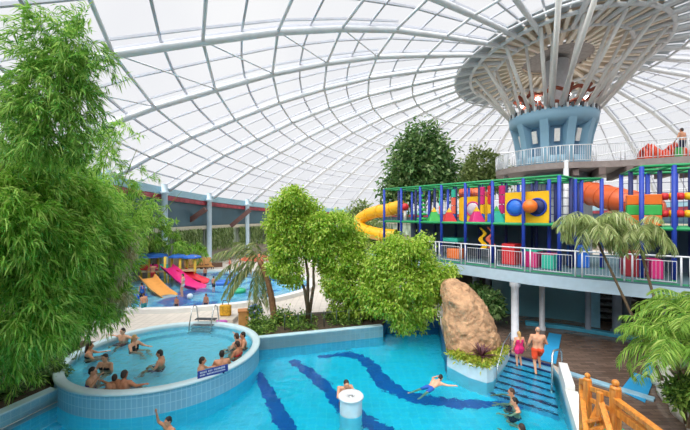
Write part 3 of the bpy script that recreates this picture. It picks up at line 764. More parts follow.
# low fence stakes in the bed
sf = thing('bed_fence', 'low dark stake fence along the back of the planting bed', 'fence', (-3.2,16.4,.46))
for k in range(9):
    x = -2.9+k*.62; MB().tube([(x, 16.25+.28*k*.62+.35, .46), (x, 16.25+.28*k*.62+.35, 1.25)], .025, 6).build('stake', mat('stake_dark', (70,84,80), .5), sf, True)
MB().tube([(-2.9,16.6,1.15),(2.06,17.99,1.15)], .012, 6).build('wire', mat('stake_dark', (70,84,80)), sf)

# rock planter: groundcover, cordyline, boulder
t = thing('ground_cover', 'yellow-green ground cover round the base of the rock', 'plant', (5.3,13.4,.42), kind='stuff')
poly = [(4.05,13.7),(4.5,12.95),(5.06,12.45),(5.5,12.8),(6.6,14.15)]
pts = []
for _ in range(520):
    w = RNG.dirichlet([1]*5); pts.append((sum(w[i]*poly[i][0] for i in range(5)), sum(w[i]*poly[i][1] for i in range(5)), .46))
for i in range(45):
    u = random.random(); pts.append((4.15+.9*u, 13.6-1.2*u, .56)); u = random.random(); pts.append((5.15+1.4*u, 12.5+1.65*u, .56))
p = np.repeat(np.array(pts), 9, 0)+RNG.normal(size=(len(pts)*9, 3))*np.array([.1,.1,.06])
q = leaf_quads(p, RNG.normal(size=p.shape)*.7+np.array([0,-.2,.7]), .17, .07)
gc = leaf_mat('ground_cover_leaf', (110,140,40), (178,188,60), (222,220,110), .3)
leaves('foliage', local(q, t), gc, t)
def spiky(label, loc, n, L, m, name='cordyline'):
    t = thing(name, label, 'plant', loc)
    b = MB().tube([loc, (loc[0], loc[1], loc[2]+.25)], .04, 6); b.build('stem', bark, t)
    b = MB()
    for i in range(n):
        a = random.uniform(0, 2*PI); e = random.uniform(.15, 1.35); o = Vector((loc[0], loc[1], loc[2]+.25))
        d = Vector((math.cos(a)*math.cos(e), math.sin(a)*math.cos(e), math.sin(e))); s = Vector((-math.sin(a), math.cos(a), 0)); l = L*random.uniform(.7,1.1)
        vs = []
        for u, w in ((0,.02),(.35,.035),(.7,.025),(1,.003)):
            c = o+d*l*u-Vector((0,0,1))*l*.25*u*u; vs += [tuple(c+s*w), tuple(c-s*w)]
        b.add(vs, [(0,1,3,2),(2,3,5,4),(4,5,7,6)])
    b.build('blades', m, t)
spiky('purple spiky cordyline in front of the rock', (5.15,13.0,.42), 46, .75, mat('cordyline_purple', (96,58,66), .5, .3, 9))
# the boulder, a leaning rounded wedge
def boulder():
    prof = [(444,282,15.2),(456,279,15.2),(470,286,15.0),(483,302,14.8),(493,318,14.6),(499,333,14.4),(502,345,14.3),(500,356,14.2),(480,362,13.9),(460,360,13.9),(447,352,14.1),(446,330,14.4),(445,305,14.9),(443,291,15.1)]
    front = [P(*q) for q in prof]; n = len(front)
    c = sum(front, Vector())/n
    rings = []
    for dy, s in ((-.95,.25),(-.85,.55),(-.55,.8),(-.15,.96),(.35,1.0),(1.0,.93),(1.6,.72),(2.0,.35)):
        rings.append([c+(p-c)*s+Vector((dy*.15, dy, 0)) for p in front])
    vs = [tuple(p) for r in rings for p in r]; m = len(rings)
    fs = [(i*n+k, i*n+(k+1) % n, (i+1)*n+(k+1) % n, (i+1)*n+k) for i in range(m-1) for k in range(n)]
    fs += [tuple(range(n-1,-1,-1)), tuple((m-1)*n+k for k in range(n))]
    return MB().add(vs, fs)
rock_m = mat('rock_tan', (182,144,110), .85, .26, 2.6, .8, 7)
t = thing('boulder', 'large leaning tan boulder in the tiled planter by the pool steps', 'rock', tuple(P(475,352,14.4)))
o = boulder().build('rock', rock_m, t, True)
sm = o.modifiers.new('subdivision', 'SUBSURF'); sm.levels = sm.render_levels = 4
tx = bpy.data.textures.new('rock_noise', 'CLOUDS'); tx.noise_scale = .55; tx.noise_depth = 5
dp = o.modifiers.new('displace', 'DISPLACE'); dp.texture = tx; dp.strength = .3; dp.mid_level = .5
tx2 = bpy.data.textures.new('rock_ridge', 'MUSGRAVE'); tx2.noise_scale = .22
dp = o.modifiers.new('displace_fine', 'DISPLACE'); dp.texture = tx2; dp.strength = .04; dp.mid_level = .3

# palms: a trunk and single fronds
def frond_mesh(L, bend, nl=34, wl=.55, w=.035, hang=.35, el=30):
    """a frond that leaves the origin towards +X at elevation el and arches down by bend degrees"""
    pts = [Vector((0,0,0))]; tg = []
    for i in range(14):
        e = math.radians(el-bend*(i/13)**1.15); t = Vector((math.cos(e), 0, math.sin(e))); tg.append(t); pts.append(pts[-1]+t*(L/14))
    q = []
    for i in range(nl):
        u = .10+.90*i/(nl-1); f = u*14; k = min(13, int(f)); p = pts[k].lerp(pts[k+1], f-k); t = tg[k]
        l = wl*(.4+2.3*u*(1-u))
        for s in (-1, 1):
            d = t*.62+Vector((0, s*.85, 0))+Vector((0,0,-hang*(.6+.6*random.random())))+Vector((random.uniform(-.12,.12),)*3)
            q.append((p, d, l*random.uniform(.85,1.1)))
    pos = np.array([tuple(a) for a, _, _ in q]); d = np.array([tuple(a) for _, a, _ in q]); ln = np.array([a for _, _, a in q])
    return leaf_quads(pos, d, ln, w, .28), pts
def palm(label, base, top, trunk_r, fronds, m, name='palm', trunk_m=bark, wl=.55, w=.035, hang=.35, bend=(0,0,0), boots=True):
    t = thing(name, label, 'palm', base)
    b0, b1 = Vector(base), Vector(top); mid = (b0+b1)/2+Vector(bend)
    pts = [b0*(1-u)**2+mid*2*u*(1-u)+b1*u*u for u in [i/16 for i in range(17)]]
    MB().tube(pts, [trunk_r*(1.15-.35*i/16)*(1.08 if i % 2 else .94) for i in range(17)], 10).build('trunk', trunk_m, t, True)
    for az, el, L, droop in fronds:
        q, rp = frond_mesh(L, droop*70, wl=wl, w=w, hang=hang, el=el)
        R = np.array(Matrix.Rotation(math.radians(az), 3, 'Z'))
        q = q @ R.T+np.array(b1)
        o = leaves('frond', local(q, t), m, t)
        MB().tube([Vector(R @ np.array(p))+b1 for p in rp], [.018*(1-.8*i/14) for i in range(15)], 5, cap=False).build('rachis', m, o)
        bpy.data.objects[o.name]
    return t
def fan(n, L, droop, el=(0, 70), az0=0, seed=1):
    r = random.Random(seed); return [(az0+360*i/n+r.uniform(-12,12), r.uniform(*el), L*r.uniform(.8,1.1), droop*r.uniform(.7,1.3)) for i in range(n)]
# the bright palm on the right, in its white rock bed
palm('bright green feathery palm in the white rock bed beside the wet deck', (9.0,9.1,.5), (8.65,9.0,2.35), .045, fan(36, 1.6, 1.7, (25,80), 0, 3), palm_l, wl=.42, w=.03, hang=.45)
palm('second bright palm at the right edge behind the white rock bed', (9.6,9.5,.5), (9.4,9.3,2.9), .045, fan(28, 1.7, 1.75, (20,80), 10, 5), palm_l, wl=.42, w=.03, hang=.45)
palm('low third bright palm nearest the camera in the white rock bed', (9.7,8.7,.5), (9.45,8.65,1.6), .045, fan(22, 1.05, 1.7, (10,75), 5, 21), palm_l, wl=.4, w=.03, hang=.45)
# the two slim palms in front of the mezzanine railing
palm('slim leaning palm with grey-green drooping crown in front of the railing, the wider crown', (10.6,11.3,.15), P(592,230,12.2), .045, fan(30, 1.55, 2.05, (30,80), 0, 8), slim_l, wl=.5, w=.042, hang=.9, bend=(-.1,0,.2))
palm('slim leaning palm with smaller drooping crown just before the play frame panels', (11.0,11.1,.15), P(637,236,11.9), .045, fan(25, 1.4, 2.05, (30,80), 20, 9), slim_l, wl=.46, w=.04, hang=.9, bend=(-.2,0,.2))
# low palm leaves that reach into the frame at the right edge
palm('low palm at the right edge under the mezzanine fascia', (10.3,10.6,.15), (10.35,10.4,3.2), .06, fan(14, 1.4, 1.6, (10,70), 40, 12), palm_l, wl=.55, w=.036)
# dry leaning palm at the left
dp_ = P(262,262,19.5)
palm('dry palm with leaning brown trunk and hanging fronds before the wading pool', (-3.7,18.0,.46), tuple(P(259,260,18.6)), .16,
     [(172,25,2.8,.75),(188,38,2.5,.9),(200,10,2.6,1.0),(195,-25,2.7,.6),(205,-32,2.5,.5),(188,-38,2.6,.45),(150,45,2.2,.9),(120,55,2.0,.9),(60,50,1.6,1.0),(20,35,1.3,1.2),(-40,-60,2.6,.3),(-70,-65,2.6,.3),(250,-65,2.7,.25),(280,-70,2.4,.2),(178,-5,2.4,.9),(165,60,1.8,.8)],
     leaf_mat('dry_palm_frond', (84,110,62), (128,150,88), (186,178,124), .35), wl=.6, w=.065, hang=.7, trunk_m=mat('palm_trunk_brown', (134,96,66), .85, .25, 8, .6), bend=(.35,0,.1))
# hanging green plants along the glazed wall
t = thing('hanging_plants', 'curtain of hanging green plants along the far windows', 'plants', (-16,41,4.4), kind='stuff')
n = 6500; a = np.radians(RNG.uniform(138, 176, n)); z = 4.5-RNG.random(n)**1.4*2.4
p = np.stack([AX+34.8*np.cos(a), AY+SY*34.8*np.sin(a), z], 1)
keep = np.sin(a*90)+np.sin(a*37)*.7 > -.5; p = p[keep]
q = leaf_quads(p, RNG.normal(size=p.shape)*.3+np.array([0,0,-1]), .5, .1)
leaves('strands', local(q, t), leaf_mat('hanging_leaf', (84,116,60), (136,164,96), (190,206,150), .3), t)
# ================================================================== people
def skin(n, rgb): return mat('skin_'+n, rgb, .45, .06, 9)
SK = [skin('fair', (226,172,142)), skin('tan', (206,146,112)), skin('warm', (216,158,126)), skin('deep', (188,126,94))]
HAIR = {'black': mat('hair_black', (36,28,26), .55, .3, 30), 'brown': mat('hair_brown', (74,50,36), .55, .3, 30), 'dark': mat('hair_dark', (52,38,32), .55, .3, 30),
        'blond': mat('hair_blond', (186,150,92), .55, .3, 30), 'grey': mat('hair_grey', (150,128,112), .6, .2, 30)}
CL = {k: mat('cloth_'+k, v, .75, .08, 12) for k, v in dict(orange=(240,78,40), pink=(226,44,120), navy=(34,42,72), black=(36,36,42), blue=(38,96,190), red=(196,44,48), white=(226,226,226), yellow=(226,178,64), teal=(40,140,150), purple=(120,60,140)).items()}
eye_m = mat('eye_dark', (40,30,28), .2)
BASE = dict(head=(0,.03,1.63), neck=(0,0,1.47), chest=(0,-.01,1.30), waist=(0,0,1.10), pelvis=(0,-.01,.95),
            shL=(-.185,0,1.42), shR=(.185,0,1.42), elL=(-.25,-.03,1.13), elR=(.25,-.03,1.13), wrL=(-.27,.06,.89), wrR=(.27,.06,.89),
            hipL=(-.095,0,.91), hipR=(.095,0,.91), knL=(-.11,.03,.50), knR=(.11,.03,.50), anL=(-.11,-.02,.09), anR=(.11,-.02,.09),
            toL=(-.125,.15,.03), toR=(.125,.15,.03), face=(0,1,0))
def pose(**k): d = dict(BASE); d.update(k); return d
def shift(d, dz): return {k: (v if k == 'face' else (v[0], v[1], v[2]+dz)) for k, v in d.items()}
# seated / crouched in water: origin at the pelvis
SIT = shift(pose(knL=(-.16,.42,.95), knR=(.16,.42,.95), anL=(-.15,.50,.55), anR=(.15,.50,.55), toL=(-.16,.66,.5), toR=(.16,.66,.5)), -.95)
def sit(**k): d = dict(SIT); d.update(k); return d
def hand(b, el, wr, side, s=1):
    el, wr = Vector(el), Vector(wr); d = (wr-el).normalized(); up = Vector((0,0,1)) if abs(d.z) < .8 else Vector((0,1,0))
    x = d.cross(up).normalized(); n = x.cross(d)
    pc = wr+d*.045
    R = Matrix((x, d, n)).transposed()
    b.ball(pc, (.040,.055,.016), 10, R)
    for i, (o, l) in enumerate(((-.029,.062),(-.010,.074),(.010,.070),(.028,.054))):
        a = wr+d*.082+x*o; m = a+d*l*.55+x*o*.25-n*.006; e = m+d*l*.45-n*.02
        b.capsule(a-d*.02, m, .0095, .0088, 6); b.capsule(m, e, .0088, .0078, 6)
    t0 = wr+d*.03+x*(-.03*side); t1 = t0+d*.03+x*(-.03*side); b.capsule(t0, t1, .012, .0105, 6); b.capsule(t1, t1+d*.028-n*.008, .0105, .009, 6)
def body(j, bulk=1.0, fem=False):
    v = {k: Vector(p) for k, p in j.items()}; b = MB()
    side = (v['shR']-v['shL']).normalized()
    for s in (-1, 1):
        b.capsule(v['chest']+side*.085*s+Vector((0,0,.05)), v['waist']+side*.06*s, .105*bulk, .092*bulk, 12)
        b.capsule(v['waist']+side*.06*s, v['pelvis']+side*.07*s, .092*bulk, .112*(1.05 if fem else 1)*bulk, 12)
    b.capsule(v['neck']+(v['chest']-v['neck'])*.35, v['chest'], .09*bulk, .115*bulk, 12)
    b.capsule(v['neck']+(v['chest']-v['neck'])*.2, v['head']-(v['head']-v['neck'])*.3, .058, .052, 10)
    for q, s in (('L',-1),('R',1)):
        b.capsule(v['neck']+(v['chest']-v['neck'])*.25, v['sh'+q], .055, .062*bulk, 10)
        b.capsule(v['sh'+q], v['chest']+side*.1*s, .064*bulk, .085*bulk, 10)
        b.capsule(v['sh'+q], v['el'+q], .056*bulk, .041, 10); b.capsule(v['el'+q], v['wr'+q], .042, .028, 10)
        hand(b, v['el'+q], v['wr'+q], s)
        b.capsule(v['pelvis']+side*.06*s, v['hip'+q], .1*bulk, .098*bulk, 12)
        b.capsule(v['hip'+q], v['kn'+q], .092*bulk, .056, 12); b.capsule(v['kn'+q], v['an'+q], .057, .036, 10)
        mid = v['kn'+q].lerp(v['an'+q], .3); b.ball(mid, .057, 10)
        b.capsule(v['an'+q], v['to'+q], .04, .026, 8)
    R = head_R(v); h = v['head']
    at = lambda x, y, z: h+R @ Vector((x, y, z))
    b.ball(h, (.076,.096,.112), 16, R); b.ball(at(0,.025,-.06), (.052,.066,.06), 12, R)
    b.capsule(at(0,.093,.01), at(0,.112,-.022), .011, .016, 8)          # nose
    b.capsule(at(-.022,.082,-.056), at(.022,.082,-.056), .011, .011, 8)  # lips
    b.capsule(at(-.04,.082,.032), at(.04,.082,.032), .014, .014, 8)      # brow
    for s in (-1, 1): b.ball(at(.078*s,-.005,-.005), (.012,.022,.032), 8, R)
    return b
def head_R(v):
    up = (v['head']-v['neck']).normalized().lerp(Vector((0,0,1)), .5).normalized(); f = Vector(v['face'])
    f = (f-up*f.dot(up)).normalized(); x = f.cross(up); return Matrix((x, f, up)).transposed()
def fuse(o, vox, sm=3):
    m = o.modifiers.new('fuse', 'REMESH'); m.mode = 'VOXEL'; m.voxel_size = vox; m.use_smooth_shade = True
    if sm: s = o.modifiers.new('relax', 'SMOOTH'); s.iterations = sm; s.factor = .5
def person(label, loc, rz, j, sk=0, hair='dark', wear=(('swim_shorts','navy'),), scale=1.0, bulk=1.0, fem=False, long_hair=False, bald=False, group=None, vox=.0085, extra=None):
    t = thing('person', label, 'person', loc, group, rz=rz); t.scale = (scale,)*3
    v = {k: Vector(p) for k, p in j.items()}
    o = body(j, bulk, fem).build('body', SK[sk], t, True, local=True); fuse(o, vox)
    R = head_R(v); h = v['head']; at = lambda x, y, z: h+R @ Vector((x, y, z))
    if not bald:
        b = MB(); b.ball(at(0,-.016,.026), (.083,.095,.104), 14, R); b.ball(at(0,-.042,-.02), (.076,.07,.08), 12, R)
        if long_hair:
            b.capsule(at(0,-.07,-.02), at(0,-.1,-.2), .06, .04, 10)
    else:
        b = MB(); b.ball(at(0,-.04,-.005), (.08,.066,.07), 12, R)
    fuse(b.build('hair', HAIR[hair], t, True, local=True), .011, 2)
    for s in (-1, 1): MB().ball(at(.031*s,.088,.01), (.011,.008,.008), 8, R).build('eye', eye_m, t, True, local=True)
    side = (v['shR']-v['shL']).normalized()
    for kind, col in wear:
        b = MB()
        if kind in ('swim_shorts', 'swim_briefs'):
            for q, s in (('L',-1),('R',1)):
                b.capsule(v['waist'].lerp(v['pelvis'], .72)+side*.06*s, v['pelvis']+side*.07*s, .104*bulk, .122*bulk, 12)
                b.capsule(v['pelvis']+side*.06*s, v['hip'+q], .112*bulk, .112*bulk, 12)
                f = .62 if kind == 'swim_shorts' else .12
                b.capsule(v['hip'+q], v['hip'+q].lerp(v['kn'+q], f), .106*bulk, .092*bulk if f > .3 else .104*bulk, 12)
        elif kind == 'bikini_top':
            b.capsule(v['chest']+side*.085-Vector((0,0,.0)), v['chest']-side*.085, .113*bulk, .113*bulk, 12)
        elif kind in ('swimsuit', 'shirt'):
            for q, s in (('L',-1),('R',1)):
                b.capsule(v['chest']+side*.085*s+Vector((0,0,.03 if kind == 'swimsuit' else .07)), v['waist']+side*.06*s, .114*bulk, .102*bulk, 12)
                b.capsule(v['waist']+side*.06*s, v['pelvis']+side*.07*s, .102*bulk, .122*bulk, 12)
                b.capsule(v['pelvis']+side*.06*s, v['hip'+q], .11*bulk, .106*bulk, 12)
        elif kind == 'skirt':
            for q, s in (('L',-1),('R',1)):
                b.capsule(v['waist']+side*.05*s, v['hip'+q]+side*.02*s, .104*bulk, .128*bulk, 12)
                b.capsule(v['hip'+q], v['hip'+q].lerp(v['kn'+q], .3), .122*bulk, .125*bulk, 12)
        fuse(b.build(kind, CL[col], t, True, local=True), .013, 2)
    return t

def at_head(px, py, zhead, hh=.68):              # seat a bather so that the head sits at a pixel
    p = G(px, py, zhead); return (p.x, p.y, zhead-hh)
def face_dir(a):                                  # degrees: 0 looks away from the camera, 180 towards it
    return math.radians(a)
def look(a): r = math.radians(a); return (math.sin(r), math.cos(r), 0)

# --- in the round raised pool (water level .62)
ZH = .62+.36
rp = 'bathers in the round raised pool'
spread = sit(elL=(-.42,-.05,.42), wrL=(-.62,-.02,.46), elR=(.42,-.05,.42), wrR=(.62,-.02,.46))
reach = sit(elL=(-.28,.22,.3), wrL=(-.2,.46,.34), elR=(.3,.16,.28), wrR=(.3,.4,.3))
fold = sit(elL=(-.3,.1,.22), wrL=(-.06,.26,.26), elR=(.3,.1,.22), wrR=(.06,.26,.26))
up1 = sit(elL=(-.3,.1,.22), wrL=(-.1,.3,.2), elR=(.36,.14,.4), wrR=(.3,.3,.62))
def bather(label, px, py, a, j, **k):
    x, y, z = at_head(px, py, ZH)
    d = Vector((x-RC[0], y-RC[1])); 
    if d.length > 2.84: d *= 2.84/d.length; x, y = RC[0]+d.x, RC[1]+d.y
    k['scale'] = k.get('scale', 1)*1.12
    return person(label, (x, y, z-.04), face_dir(a), j, vox=.011, group=None, **k)
bather('dark-haired person leaning back at the left rim of the round pool', 89, 347, -60, reach, sk=1, hair='dark', wear=(('bikini_top','black'),('swim_briefs','black')), fem=True, long_hair=True)
bather('person in black bikini top in the middle of the left group in the round pool', 105.5, 358.5, 175, fold, sk=0, hair='dark', wear=(('bikini_top','black'),('swim_briefs','black')), fem=True)
bather('dark-haired person with raised arm at the near left rim of the round pool', 91.5, 372.5, -75, up1, sk=2, hair='black', wear=(('bikini_top','purple'),('swim_briefs','purple')), fem=True)
bather('small person sunk to the shoulders in the left group of the round pool', 110, 378.5, 20, fold, sk=1, hair='dark', scale=.85)
bather('broad-backed person seen from behind at the near rim of the round pool', 123, 376.5, -8, spread, sk=3, hair='dark', bulk=1.15)
bather('man with short dark hair facing the camera at the far left of the round pool', 121.6, 331.5, 165, spread, sk=0, hair='black', bulk=1.08)
bather('person with light wet hair beside the man at the far left of the round pool', 134, 339, -100, reach, sk=0, hair='blond', wear=(('swimsuit','black'),), fem=True, long_hair=True)
bather('man with dark hair alone in the middle of the round pool', 160.5, 354.5, 100, fold, sk=1, hair='black')
bather('person with dark hair behind the blue sign on the round pool rim', 201.5, 362, -60, reach, sk=2, hair='black')
bather('dark-haired person just right of the blue sign on the round pool rim', 226.5, 356.5, 20, fold, sk=1, hair='black')
bather('nearest of the three people along the right rim of the round pool', 240.5, 345.5, 75, fold, sk=3, hair='dark', wear=(('bikini_top','red'),('swim_briefs','red')), fem=True)
bather('person with black hair farthest back at the right rim of the round pool', 243.5, 336, 115, fold, sk=1, hair='black')
bather('pale-shouldered person facing inwards at the right rim of the round pool', 237, 337.5, 70, up1, sk=0, hair='brown')

# --- in the main pool (water level 0)
prone = pose(head=(0,.62,.12), neck=(0,.46,.04), chest=(0,.28,-.02), waist=(0,.08,-.07), pelvis=(0,-.08,-.08), shL=(-.185,.40,.02), shR=(.185,.40,.02),
             elL=(-.36,.60,-.02), wrL=(-.34,.84,-.02), elR=(.38,.52,-.02), wrR=(.55,.66,.0), hipL=(-.1,-.12,-.08), hipR=(.1,-.12,-.08),
             knL=(-.2,-.5,-.12), knR=(.16,-.52,-.08), anL=(-.22,-.9,-.07), anR=(.2,-.93,-.12), toL=(-.24,-1.06,-.03), toR=(.22,-1.08,-.08), face=(0,1,.25))
c = G(441.5, 377.5, .12); hd = math.atan2(-1.15, 1.25)
person('swimmer with dark hair and blue trunks stretched out on the pool surface', (c.x-.62*math.sin(math.radians(50)), c.y-.62*math.cos(math.radians(50)), .02), -math.radians(50), prone, sk=0, hair='black', wear=(('swim_shorts','blue'),), scale=.92)
swimming = sit(elL=(-.34,.26,.36), wrL=(-.28,.52,.34), elR=(.34,.28,.36), wrR=(.24,.54,.34), head=(0,.06,.70), knL=(-.12,.28,-.28), knR=(.12,.28,-.28), anL=(-.11,.0,-.5), anR=(.11,.0,-.5), toL=(-.12,.12,-.56), toR=(.12,.12,-.56))
x, y, z = at_head(513.5, 392.5, .22)
person('dark-haired swimmer reaching left before the pool steps, farther of the two', (x, y, z), math.radians(75), swimming, sk=1, hair='brown')
x, y, z = at_head(516.5, 402, .20)
person('dark-haired swimmer reaching left before the pool steps, nearer of the two', (x, y, z), math.radians(80), swimming, sk=2, hair='black')
x, y, z = at_head(523.5, 430, .18)
person('dark-haired swimmer cut off by the lower edge of the photo', (x, y, z), math.radians(20), swimming, sk=2, hair='dark')
wave = sit(knL=(-.12,.28,-.28), knR=(.12,.28,-.28), anL=(-.11,.0,-.5), anR=(.11,.0,-.5), toL=(-.12,.12,-.56), toR=(.12,.12,-.56), elL=(-.3,.2,.3), wrL=(-.25,.42,.3), elR=(.3,.12,.62), wrR=(.26,.2,.9))
x, y, z = at_head(169, 420.5, .22)
person('swimmer with dark hair raising an arm in the dark water below the round pool', (x, y, z), math.radians(150), wave, sk=1, hair='black')
lean = pose(head=(0,.16,1.60), neck=(0,.08,1.46), elL=(-.28,.24,1.28), wrL=(-.12,.42,1.22), elR=(.28,.24,1.28), wrR=(.12,.42,1.22))
person('child leaning with folded arms on the round white stool in the pool', (.0, 11.12, -1.06), math.radians(-165), lean, sk=2, hair='dark', scale=1.06, wear=(('swim_shorts','red'),))

# --- on the steps
walk = pose(head=(.02,.06,1.63), neck=(0,.02,1.47), knR=(.13,.30,.60), anR=(.12,.14,.24), toR=(.13,.31,.17), knL=(-.11,.0,.50), anL=(-.10,-.14,.10), toL=(-.12,.02,.03),
            elL=(-.30,.0,1.16), wrL=(-.31,.18,.96), elR=(.32,.04,1.16), wrR=(.18,.26,1.16), shL=(-.2,0,1.42), shR=(.2,0,1.42))
pz = -.11
m_ = G(538.2, 375.2, pz)
person('bald man in orange swim shorts walking up out of the pool on the steps', (m_.x, m_.y+.03, pz), math.radians(-12), walk, sk=2, hair='grey', bald=True, bulk=1.12, wear=(('swim_shorts','orange'),), scale=1.04, vox=.0075)
w_ = G(519.2, 368.2, -.11)
person('woman with blond hair in a pink swimsuit and skirt on the pool steps', (w_.x, w_.y, -.11), math.radians(6), pose(knR=(.11,.12,.52), anR=(.11,.0,.12), toR=(.12,.17,.04), elL=(-.27,-.02,1.15), elR=(.28,-.04,1.15), wrR=(.33,.04,.92)), sk=2, hair='blond', fem=True, scale=.84, bulk=1.02, long_hair=True,
       wear=(('swimsuit','pink'),('skirt','pink')), vox=.0085)

# --- on the high platform
person('man in dark blue shorts standing behind the railing of the high platform', (21.35, 21.85, 9.68), math.radians(10), pose(elL=(-.32,.02,1.16), elR=(.3,.02,1.16), wrL=(-.28,.18,.98)), sk=1, hair='dark', bulk=1.1, wear=(('swim_shorts','navy'),), scale=1.05, vox=.011)

# --- round the wading pool (far)
kg = None
stand = pose(); arms = pose(elL=(-.4,.05,1.25), wrL=(-.5,.2,1.1), elR=(.38,.1,1.2), wrR=(.3,.32,1.2)); stepf = pose(knR=(.11,.2,.52), anR=(.1,.12,.12), toR=(.12,.28,.06))
def far_person(label, px, py, z, a, j, **k):
    g = G(px, py, z); return person(label, (g.x, g.y, z), face_dir(a), j, vox=.018, group=kg, **k)
far_person('bare-backed adult in red shorts at the yellow posts of the toddler play tower', 153, 284, .2, 20, arms, sk=1, hair='dark', wear=(('swim_shorts','red'),))
far_person('child in dark clothes in front of the toddler play tower', 157.5, 288, .2, 150, stand, sk=2, hair='black', scale=.62, wear=(('swimsuit','navy'),))
far_person('person in light swimwear standing at the foot of the magenta slide', 183, 297, .2, 100, stepf, sk=0, hair='brown', fem=True, scale=.95, wear=(('bikini_top','white'),('swim_briefs','white')))
far_person('small person in dark swim shorts standing in the wading pool by the red slide', 205, 281, .2, 60, stand, sk=1, hair='black', scale=.7)
far_person('dark-haired child wading right of the magenta slide end', 213.5, 292.5, .2, -30, stand, sk=1, hair='black', scale=.7)
far_person('child sitting low in the water at the near edge of the wading pool', 176.5, 313, -.2, 170, stand, sk=3, hair='black', scale=.6)
far_person('person with reddish skin crouching at the near rim of the wading pool', 206, 314, -.35, 160, stand, sk=3, hair='brown', scale=.75)
far_person('person in blue standing at the left of the orange slide beside the bamboo', 142, 304, .2, 60, stand, sk=2, hair='dark', scale=.8, wear=(('shirt','blue'),('swim_shorts','navy')))
far_person('person sitting at the near left edge of the wading pool beside the bamboo', 144, 316, -.1, 60, stand, sk=2, hair='brown', scale=.8, wear=(('swim_shorts','teal'),))
far_person('man standing far back right of the dry palm trunk', 262.5, 283, .15, 200, stand, sk=1, hair='dark', wear=(('swim_shorts','red'),))
g = G(270, 293, .42)
person('heavy person sitting on the wading pool rim right of the dry palm', (g.x, g.y, .55), math.radians(100), sit(wrL=(-.25,.2,.02), wrR=(.25,.2,.02)), sk=3, hair='dark', bulk=1.25, vox=.015, wear=(('swim_shorts','navy'),))
far_person('person far back between the eave columns by the wooden deck chairs', 240, 277, .15, 180, stand, sk=2, hair='dark', wear=(('shirt','white'),('swim_shorts','navy')))
far_person('person in red far behind the fronds of the dry palm', 230, 276, .15, 120, arms, sk=1, hair='brown', wear=(('shirt','red'),('swim_shorts','black')))
# ================================================================== play frame on the mezzanine
ZM = 3.42
blue_p = mat('padding_blue', (28,62,168), .5, .08); green_p = mat('padding_green', (36,152,92), .5, .08); navy_p = mat('padding_navy', (22,36,96), .55, .1)
red_p = mat('play_red', (214,44,52), .45, .06); yel_p = mat('play_yellow', (244,190,28), .4, .05); mag_p = mat('play_magenta', (214,44,122), .45, .06)
ora_p = mat('play_orange', (240,120,40), .4, .06); teal_p = mat('play_teal', (48,186,160), .5, .06); cya_p = mat('play_blue', (44,112,214), .45, .06); grn_p = mat('play_green', (60,178,82), .5, .06); sal_p = mat('play_salmon', (240,112,88), .5, .06)
deck_m = mat('play_deck', (60,96,110), .7, .1)
back_m = mat('back_panel_slate', (88,108,132), .7, .2, 1.5)
def play_frame(label, a, b, depth, nb, posts_z=(ZM, 7.8), mids=(5.55,), ranks=2, net=True, backs=True):
    a, b = Vector((*a,0)), Vector((*b,0)); u = (b-a).normalized(); n = Vector((-u.y, u.x, 0))
    if n.y < 0: n = -n
    t = thing('play_structure', label, 'climbing frame', (a.x, a.y, ZM))
    Z = lambda p, z: (p.x, p.y, z)
    for r in range(ranks+1):
        o = n*(depth*r/ranks)
        for i in range(nb+1):
            p = a.lerp(b, i/nb)+o
            q = MB().tube([Z(p, posts_z[0]), Z(p, posts_z[1])], .085, 10).build('post', blue_p if r == 0 else navy_p if r == 1 else blue_p, t, True)
            if r == 0: MB().lathe([(.10,posts_z[0]),(.10,posts_z[0]+.05)], (p.x,p.y,0), 10).build('foot', green_p, q, True)
        for z in (posts_z[1],)+tuple(mids):
            MB().tube([Z(a+o, z), Z(b+o, z)], .06 if z > 7 else .075, 8).build('beam', green_p, t, True)
    for i in range(nb+1):
        p = a.lerp(b, i/nb)
        for z in (posts_z[1],)+tuple(mids): MB().tube([Z(p, z), Z(p+n*depth, z)], .055, 8).build('beam', green_p, t, True)
    for z in mids: MB().prism([(q.x, q.y) for q in (a, b, b+n*depth, a+n*depth)], z-.06, z).build('deck', deck_m, t)
    if backs: MB().prism([(q.x, q.y) for q in (a+n*(depth-.12), b+n*(depth-.12), b+n*(depth-.06), a+n*(depth-.06))], posts_z[0], mids[0]-.1).build('back_panel', back_m, t)
    if net:
        m = MB(); L = (b-a).length; zs = posts_z
        k = int(L/.42)
        for i in range(k+1): p = a.lerp(b, i/k)+n*depth; m.tube([Z(p, zs[0]), Z(p, zs[1])], .012, 4, cap=False)
        for j in range(11): z = zs[0]+(zs[1]-zs[0])*j/10; m.tube([Z(a+n*depth, z), Z(b+n*depth, z)], .012, 4, cap=False)
        m.build('net', navy_p, t)
    return t, a, u, n, (b-a).length
FA = play_frame('long climbing frame of blue padded posts and green bars behind the mezzanine railing', (2.75,24.2), (9.75,15.7), 3.0, 7)
FB = play_frame('recessed middle bay of the climbing frame in front of the orange tube', (10.0,16.9), (12.35,16.6), 2.0, 2, (ZM,7.75), (5.5,), 1)
FC = play_frame('right-hand climbing frame with orange and green striped panels', (11.95,13.9), (16.4,11.7), 3.0, 5, (ZM,7.95), (5.45,), 2)
def spot(f, s, d, z):                             # s along the front, d behind it
    p = f[1]+f[2]*s+f[3]*d; return (p.x, p.y, z)
def s_at(f, px, d=0):                             # distance along a frame seen at a picture column
    k = (px-CX)/F; p = f[1]+f[3]*d
    return (k*p.y-p.x)/(f[2].x-k*f[2].y)
def rz_of(f): return math.atan2(f[2].y, f[2].x)
pg = None
